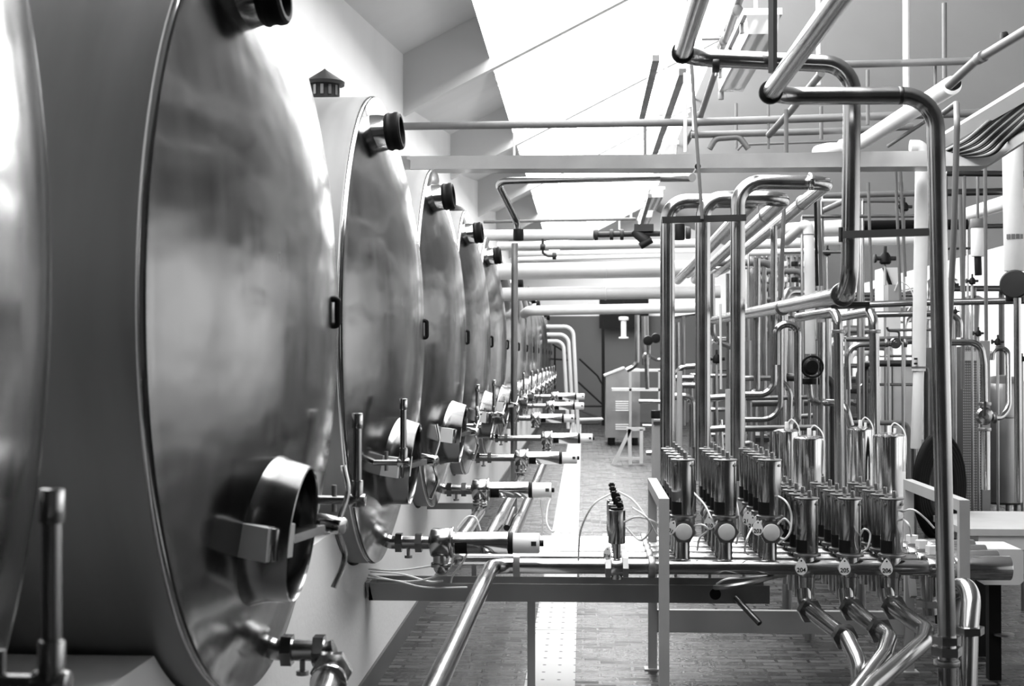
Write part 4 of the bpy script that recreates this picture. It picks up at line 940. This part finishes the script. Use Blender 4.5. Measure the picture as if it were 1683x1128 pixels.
for q in ((1618,664),(1618,706)): collar(bv, 'union_nut', 'dull_steel', rel(o0,*q,9.4), Z, .042, .022)
collar(bv, 'union_nut', 'dull_steel', rel(o0,1634,687,9.4), X, .036, .022)
for i, (x, y, Y, d, lab) in enumerate(((1455,425,12.4,16,'black angled valve head between the overhead bend and the white column'), (1566,468,11.5,9,'small dark valve with handles right of the tall riser'), (1598,462,11.6,9,'small dark valve cluster above the heat exchanger, nearer the rod'), (1360,415,12,9,'black knob valve behind the overhead bend'), (1486,340,12,12,'black control valve hanging under the duct'),
        (1570,512,10.6,6,'black plug at the elbow right of the tall riser'), (1178,590,11,12,'black round valve between middle and right risers'), (1395,325,11.5,7,'small black cap at the left of the overhead bend'), (1608,548,10.5,8,'black fitting over the tall plate pack'), (1640,562,10.4,9,'black fittings next to the steel hoop pipe'), (1680,590,9.2,7,'black fitting at the right picture edge'), (1505,600,11,7,'dark fitting just left of the white column foot'))):
    c = p(x, y, Y); r = d/2*Y/F_*1.2
    t = empty('control_valve', lab, 'valve', c)
    MB().lathe((0,0,-r), Z, [(0,0),(0,r*.7),(r*.3,r),(r*1.4,r*.9),(r*2,r*.5),(r*2,0)], 18).build('body', 'black', t)
    MB().rcyl((-r*1.8,0,0), (r*1.8,0,0), r*.38, r*.06, 12).build('stem', 'iron', t)
    MB().rcyl((-r*1.9,0,0), (-r*1.5,0,0), r*.75, r*.1, 14).build('flange', 'iron', t)
    MB().rcyl((0,0,r), (0,0,r*2.1), r*.3, r*.05, 10).build('spindle', 'iron', t)
    MB().rcyl((0,.01,-r*.8), (0,.01,-c.z), .011, .002, 10).build('riser', 'dull_steel', t)
# instrument rack
o0 = p(1280,470,15); ir = empty('instrument_rack', 'dense rack of small pipes and rails far behind the sloping pipes', 'rack', o0)
for y in (424,436,450,462,476): MB().sweep([rel(o0,1234,y,15), rel(o0,1340,y-2,15)], .022, 8).build('rail', 'dark_steel' if y in (450,476) else 'dull_steel', ir)
for i, x in enumerate(range(1238, 1342, 9)): MB().sweep([rel(o0,x,420,14.9), rel(o0,x+1,520 if i % 3 else 560,14.9)], .016 + .01*(i % 2), 8).build('tube', ['steel','dull_steel','pipe_grey'][i % 3], ir)
for i, x in enumerate(range(1242, 1340, 16)):
    for y in (430, 456): MB().rcyl(rel(o0,x,y,14.8), rel(o0,x,y+8,14.8), .035, .005, 10).build('fitting', 'white_paint' if i % 2 else 'black', ir)
# cabinets, exchanger and tank at the right
def cab(name, lab, cat, x0, x1, yt, Y, depth, m, zb=0.0):
    a = p(x0, yt, Y); b = p(x1, yt, Y); t = empty(name, lab, cat, (a.x, Y, 0))
    MB().box((0,0,zb), (b.x-a.x, depth, a.z)).build('body', m, t); return t, b.x-a.x, a.z
t, w, z = cab('control_cabinet', 'pale grey cabinet panel behind the elbowed pair', 'cabinet', 1448, 1500, 592, 13, .5, 'enamel')
MB().box((w*.33,-.01,.1), (w*.36,.0,z)).build('post', 'dark_steel', t); MB().box((w*.02,-.01,z*.5), (w,.0,z*.55)).build('crossbar', 'dark_steel', t); MB().box((-.02,-.02,z-.03), (w+.02,.0,z)).build('top_edge', 'dark_steel', t)
t, w, z = cab('control_cabinet', 'pale box with a sloping strap right of the overhead bend', 'cabinet', 1452, 1480, 440, 13.6, .4, 'enamel', 1.75)
MB().bar((.0,-.02,z), (w*.8,-.02,z-.35), .03, .03).build('strap', 'black', t)
t, w, z = cab('junction_box', 'small grey junction box with wires right of the overhead bend', 'box', 1460, 1480, 468, 11.8, .15, 'grey_paint', 1.98)
MB().sweep(spline([(w*.5,-.01,z-.05), (w*.8,-.05,z+.02), (w*1.6,-.03,z-.02), (w*2.0,-.03,z-.12), (w*1.5,-.03,z-.22)]), .005, 6).build('wire', 'hose_white', t)
t, w, z = cab('heat_exchanger', 'dark finely gridded plate heat exchanger behind the ball valve', 'exchanger', 1582, 1612, 570, 12.4, 1.3, 'plate_pack')
MB().box((-.02,-.02,z-.12), (w+.04,0,z-.04)).build('top_clamp', 'steel', t); MB().box((w,-.03,0), (w+.07,.05,z+.05)).build('edge_rail', 'dull_steel', t)
c = p(1668,560,13.2); sv = empty('steel_vat', 'large bright steel vat at the right edge behind the hoop pipe', 'vat', (c.x, 13.6, 0))
MB().lathe((0,0,.25), Z, [(0,0),(0,.25),(.02,.27),(1.06,.27),(1.12,.25),(1.18,.12),(1.2,0)], 48).build('shell', 'galvanized', sv)
MB().lathe((0,0,1.05), Z, [(0,.272),(.015,.276),(.03,.272)], 48).build('hoop', 'dull_steel', sv)
for a in (.6, 2.7, 4.7): MB().rcyl((.2*math.cos(a), .2*math.sin(a), 0), (.2*math.cos(a), .2*math.sin(a), .27), .03, .004, 12).build('leg', 'dull_steel', sv)
c = p(1600,520,14.2); sv = empty('steel_vessel', 'tall slim steel vessel behind the mid-height pipe right of the riser', 'vessel', (c.x, 14.2, 0))
zt = p(1600,486,14.2).z
MB().lathe((0,0,.2), Z, [(0,0),(0,.13),(zt-.27,.13),(zt-.24,.12),(zt-.2,.05),(zt-.2,0)], 36).build('shell', 'bright_steel', sv)
MB().rcyl((0,0,zt-.01), (0,0,zt+.08), .03, .005, 12).build('top_fitting', 'dark_steel', sv)
MB().rcyl((0,0,0), (0,0,.2), .06, .005, 16).build('foot', 'dull_steel', sv)
for i, (x0, x1, y, Y, h, lab) in enumerate(((1388,1448,620,14.5,.9,'low dark machine behind the lower bank, left part'), (1222,1262,716,13,.5,'dull steel box standing low beside the right riser'), (1075,1100,690,17,.9,'grey cabinet at the foot of the left riser'))):
    t, w, z = cab('machine_cabinet', lab, 'machine', x0, x1, y, Y, .6, ['dull_steel','galvanized','grey_paint'][i])
    MB().box((-.01,-.02,z-.06), (w+.01,0,z-.02)).build('trim', 'dark_steel', t); MB().box((w*.4,-.015,.1), (w*.44,0,z-.1)).build('door_edge', 'dark_steel', t)
    MB().rcyl((w*.2,.3,z), (w*.2,.3,z+.10), .06, .01, 16).build('motor', 'black', t)
for i, (y, lab) in enumerate(((640,'dark thick horizontal drum behind the elbowed pair, upper one'), (688,'dark thick horizontal drum behind the elbowed pair, lower one'))):
    o = run('machine_roller', lab, 'drum', 'dark_steel', 14, [(1392,y,13.5),(1450,y,13.5)], seg=20)
# black hose coil hanging by the right stand
hc = empty('hose_coil', 'big black rubber hose coil hanging behind the tall right riser', 'hose', p(1543,800,8.4)); 
for i in range(10):
    R = .262 - .024*(i % 5); yo = -.035*(i//5); pts = []
    for k in range(49):
        a = 2*PI*k/48; pts.append(Vector((R*.60*math.cos(a), yo + R*.4*math.cos(a), R*1.13*math.sin(a))))
    MB().sweep(pts, .021, 12, caps=False).build('hose_turn', 'rubber', hc)
MB().rcyl((0,.02,.27), (0,.02,-.80), .02, .004, 12).build('hook_post', 'black', hc)
# sink with table and box
o0 = Vector((p(1636,860,8).x, 8, 0)); sk = empty('work_sink', 'pale worktop with rounded sink edge and dark legs at the lower right', 'sink', o0)
zt = p(1640,872,7.6).z; xa = p(1588,870,7.6).x - o0.x
MB().box((xa,-.35,zt-.035), (xa+.75,.55,zt)).build('worktop', 'frame_grey', sk)
MB().box((xa+.08,-.34,zt-.11), (xa+.74,.3,zt-.036)).build('basin', 'enamel', sk)
for x in (xa+.12, xa+.62):
    for y in (-.2, .4): MB().box((x-.028,y-.028,0), (x+.028,y+.028,zt-.036)).build('leg', 'black', sk)
MB().bar((xa+.12,-.2,.42), (xa+.62,.4,.34), .03, .03).build('brace', 'black', sk)
o0 = p(1645,930,7.1); tb = empty('plastic_tub', 'pale rounded tub under the worktop at the right edge', 'tub', Vector((o0.x, 7.1, o0.z)))
MB().prism([(-.11,0,-.075), (-.08,0,-.095), (.09,0,-.095), (.11,0,-.075), (.11,0,.07), (.10,0,.08), (-.10,0,.08), (-.11,0,.07)], (0,.3,0)).build('body', 'enamel', tb)
MB().box((-.03,.1,-o0.z), (.03,.16,-.09)).build('pedestal', 'black', tb)
tag(MB().lathe(p(1650,1045,7.2)*1.0, Z, [(0,0),(0,.05),(.01,.05),(.012,.03),(.012,0)], 24).build('floor_disc', 'dull_steel'), 'small pale disc foot on the floor near the dark legs', 'foot')
# ================================================================== LIGHT, WORLD, CAMERA
w = bpy.data.worlds.new('World'); SC.world = w; w.use_nodes = True
w.node_tree.nodes['Background'].inputs['Color'].default_value = (.8, .8, .8, 1); w.node_tree.nodes['Background'].inputs['Strength'].default_value = .06
def area(name, loc, to, sx, sy, e):
    l = bpy.data.lights.new(name, 'AREA'); l.shape = 'RECTANGLE'; l.size = sx; l.size_y = sy; l.energy = e
    o = bpy.data.objects.new(name, l); COL.objects.link(o); o.location = loc
    o.rotation_euler = (Vector(to)-Vector(loc)).to_track_quat('-Z', 'Y').to_euler(); return o
cam = bpy.data.cameras.new('Camera'); cam.lens = 50; cam.sensor_width = 36; cam.clip_end = 200
cam.dof.use_dof = True; cam.dof.focus_distance = 7.5; cam.dof.aperture_fstop = 5.6
co = bpy.data.objects.new('Camera', cam); COL.objects.link(co)
co.matrix_world = Matrix(((RT.x, UP.x, -FW.x, EYE.x), (RT.y, UP.y, -FW.y, EYE.y), (RT.z, UP.z, -FW.z, EYE.z), (0, 0, 0, 1)))
SC.camera = co
vs = SC.view_settings; vs.view_transform = 'Standard'; vs.look = 'None'; vs.exposure = -0.3; vs.gamma = 1.0; vs.use_curve_mapping = False
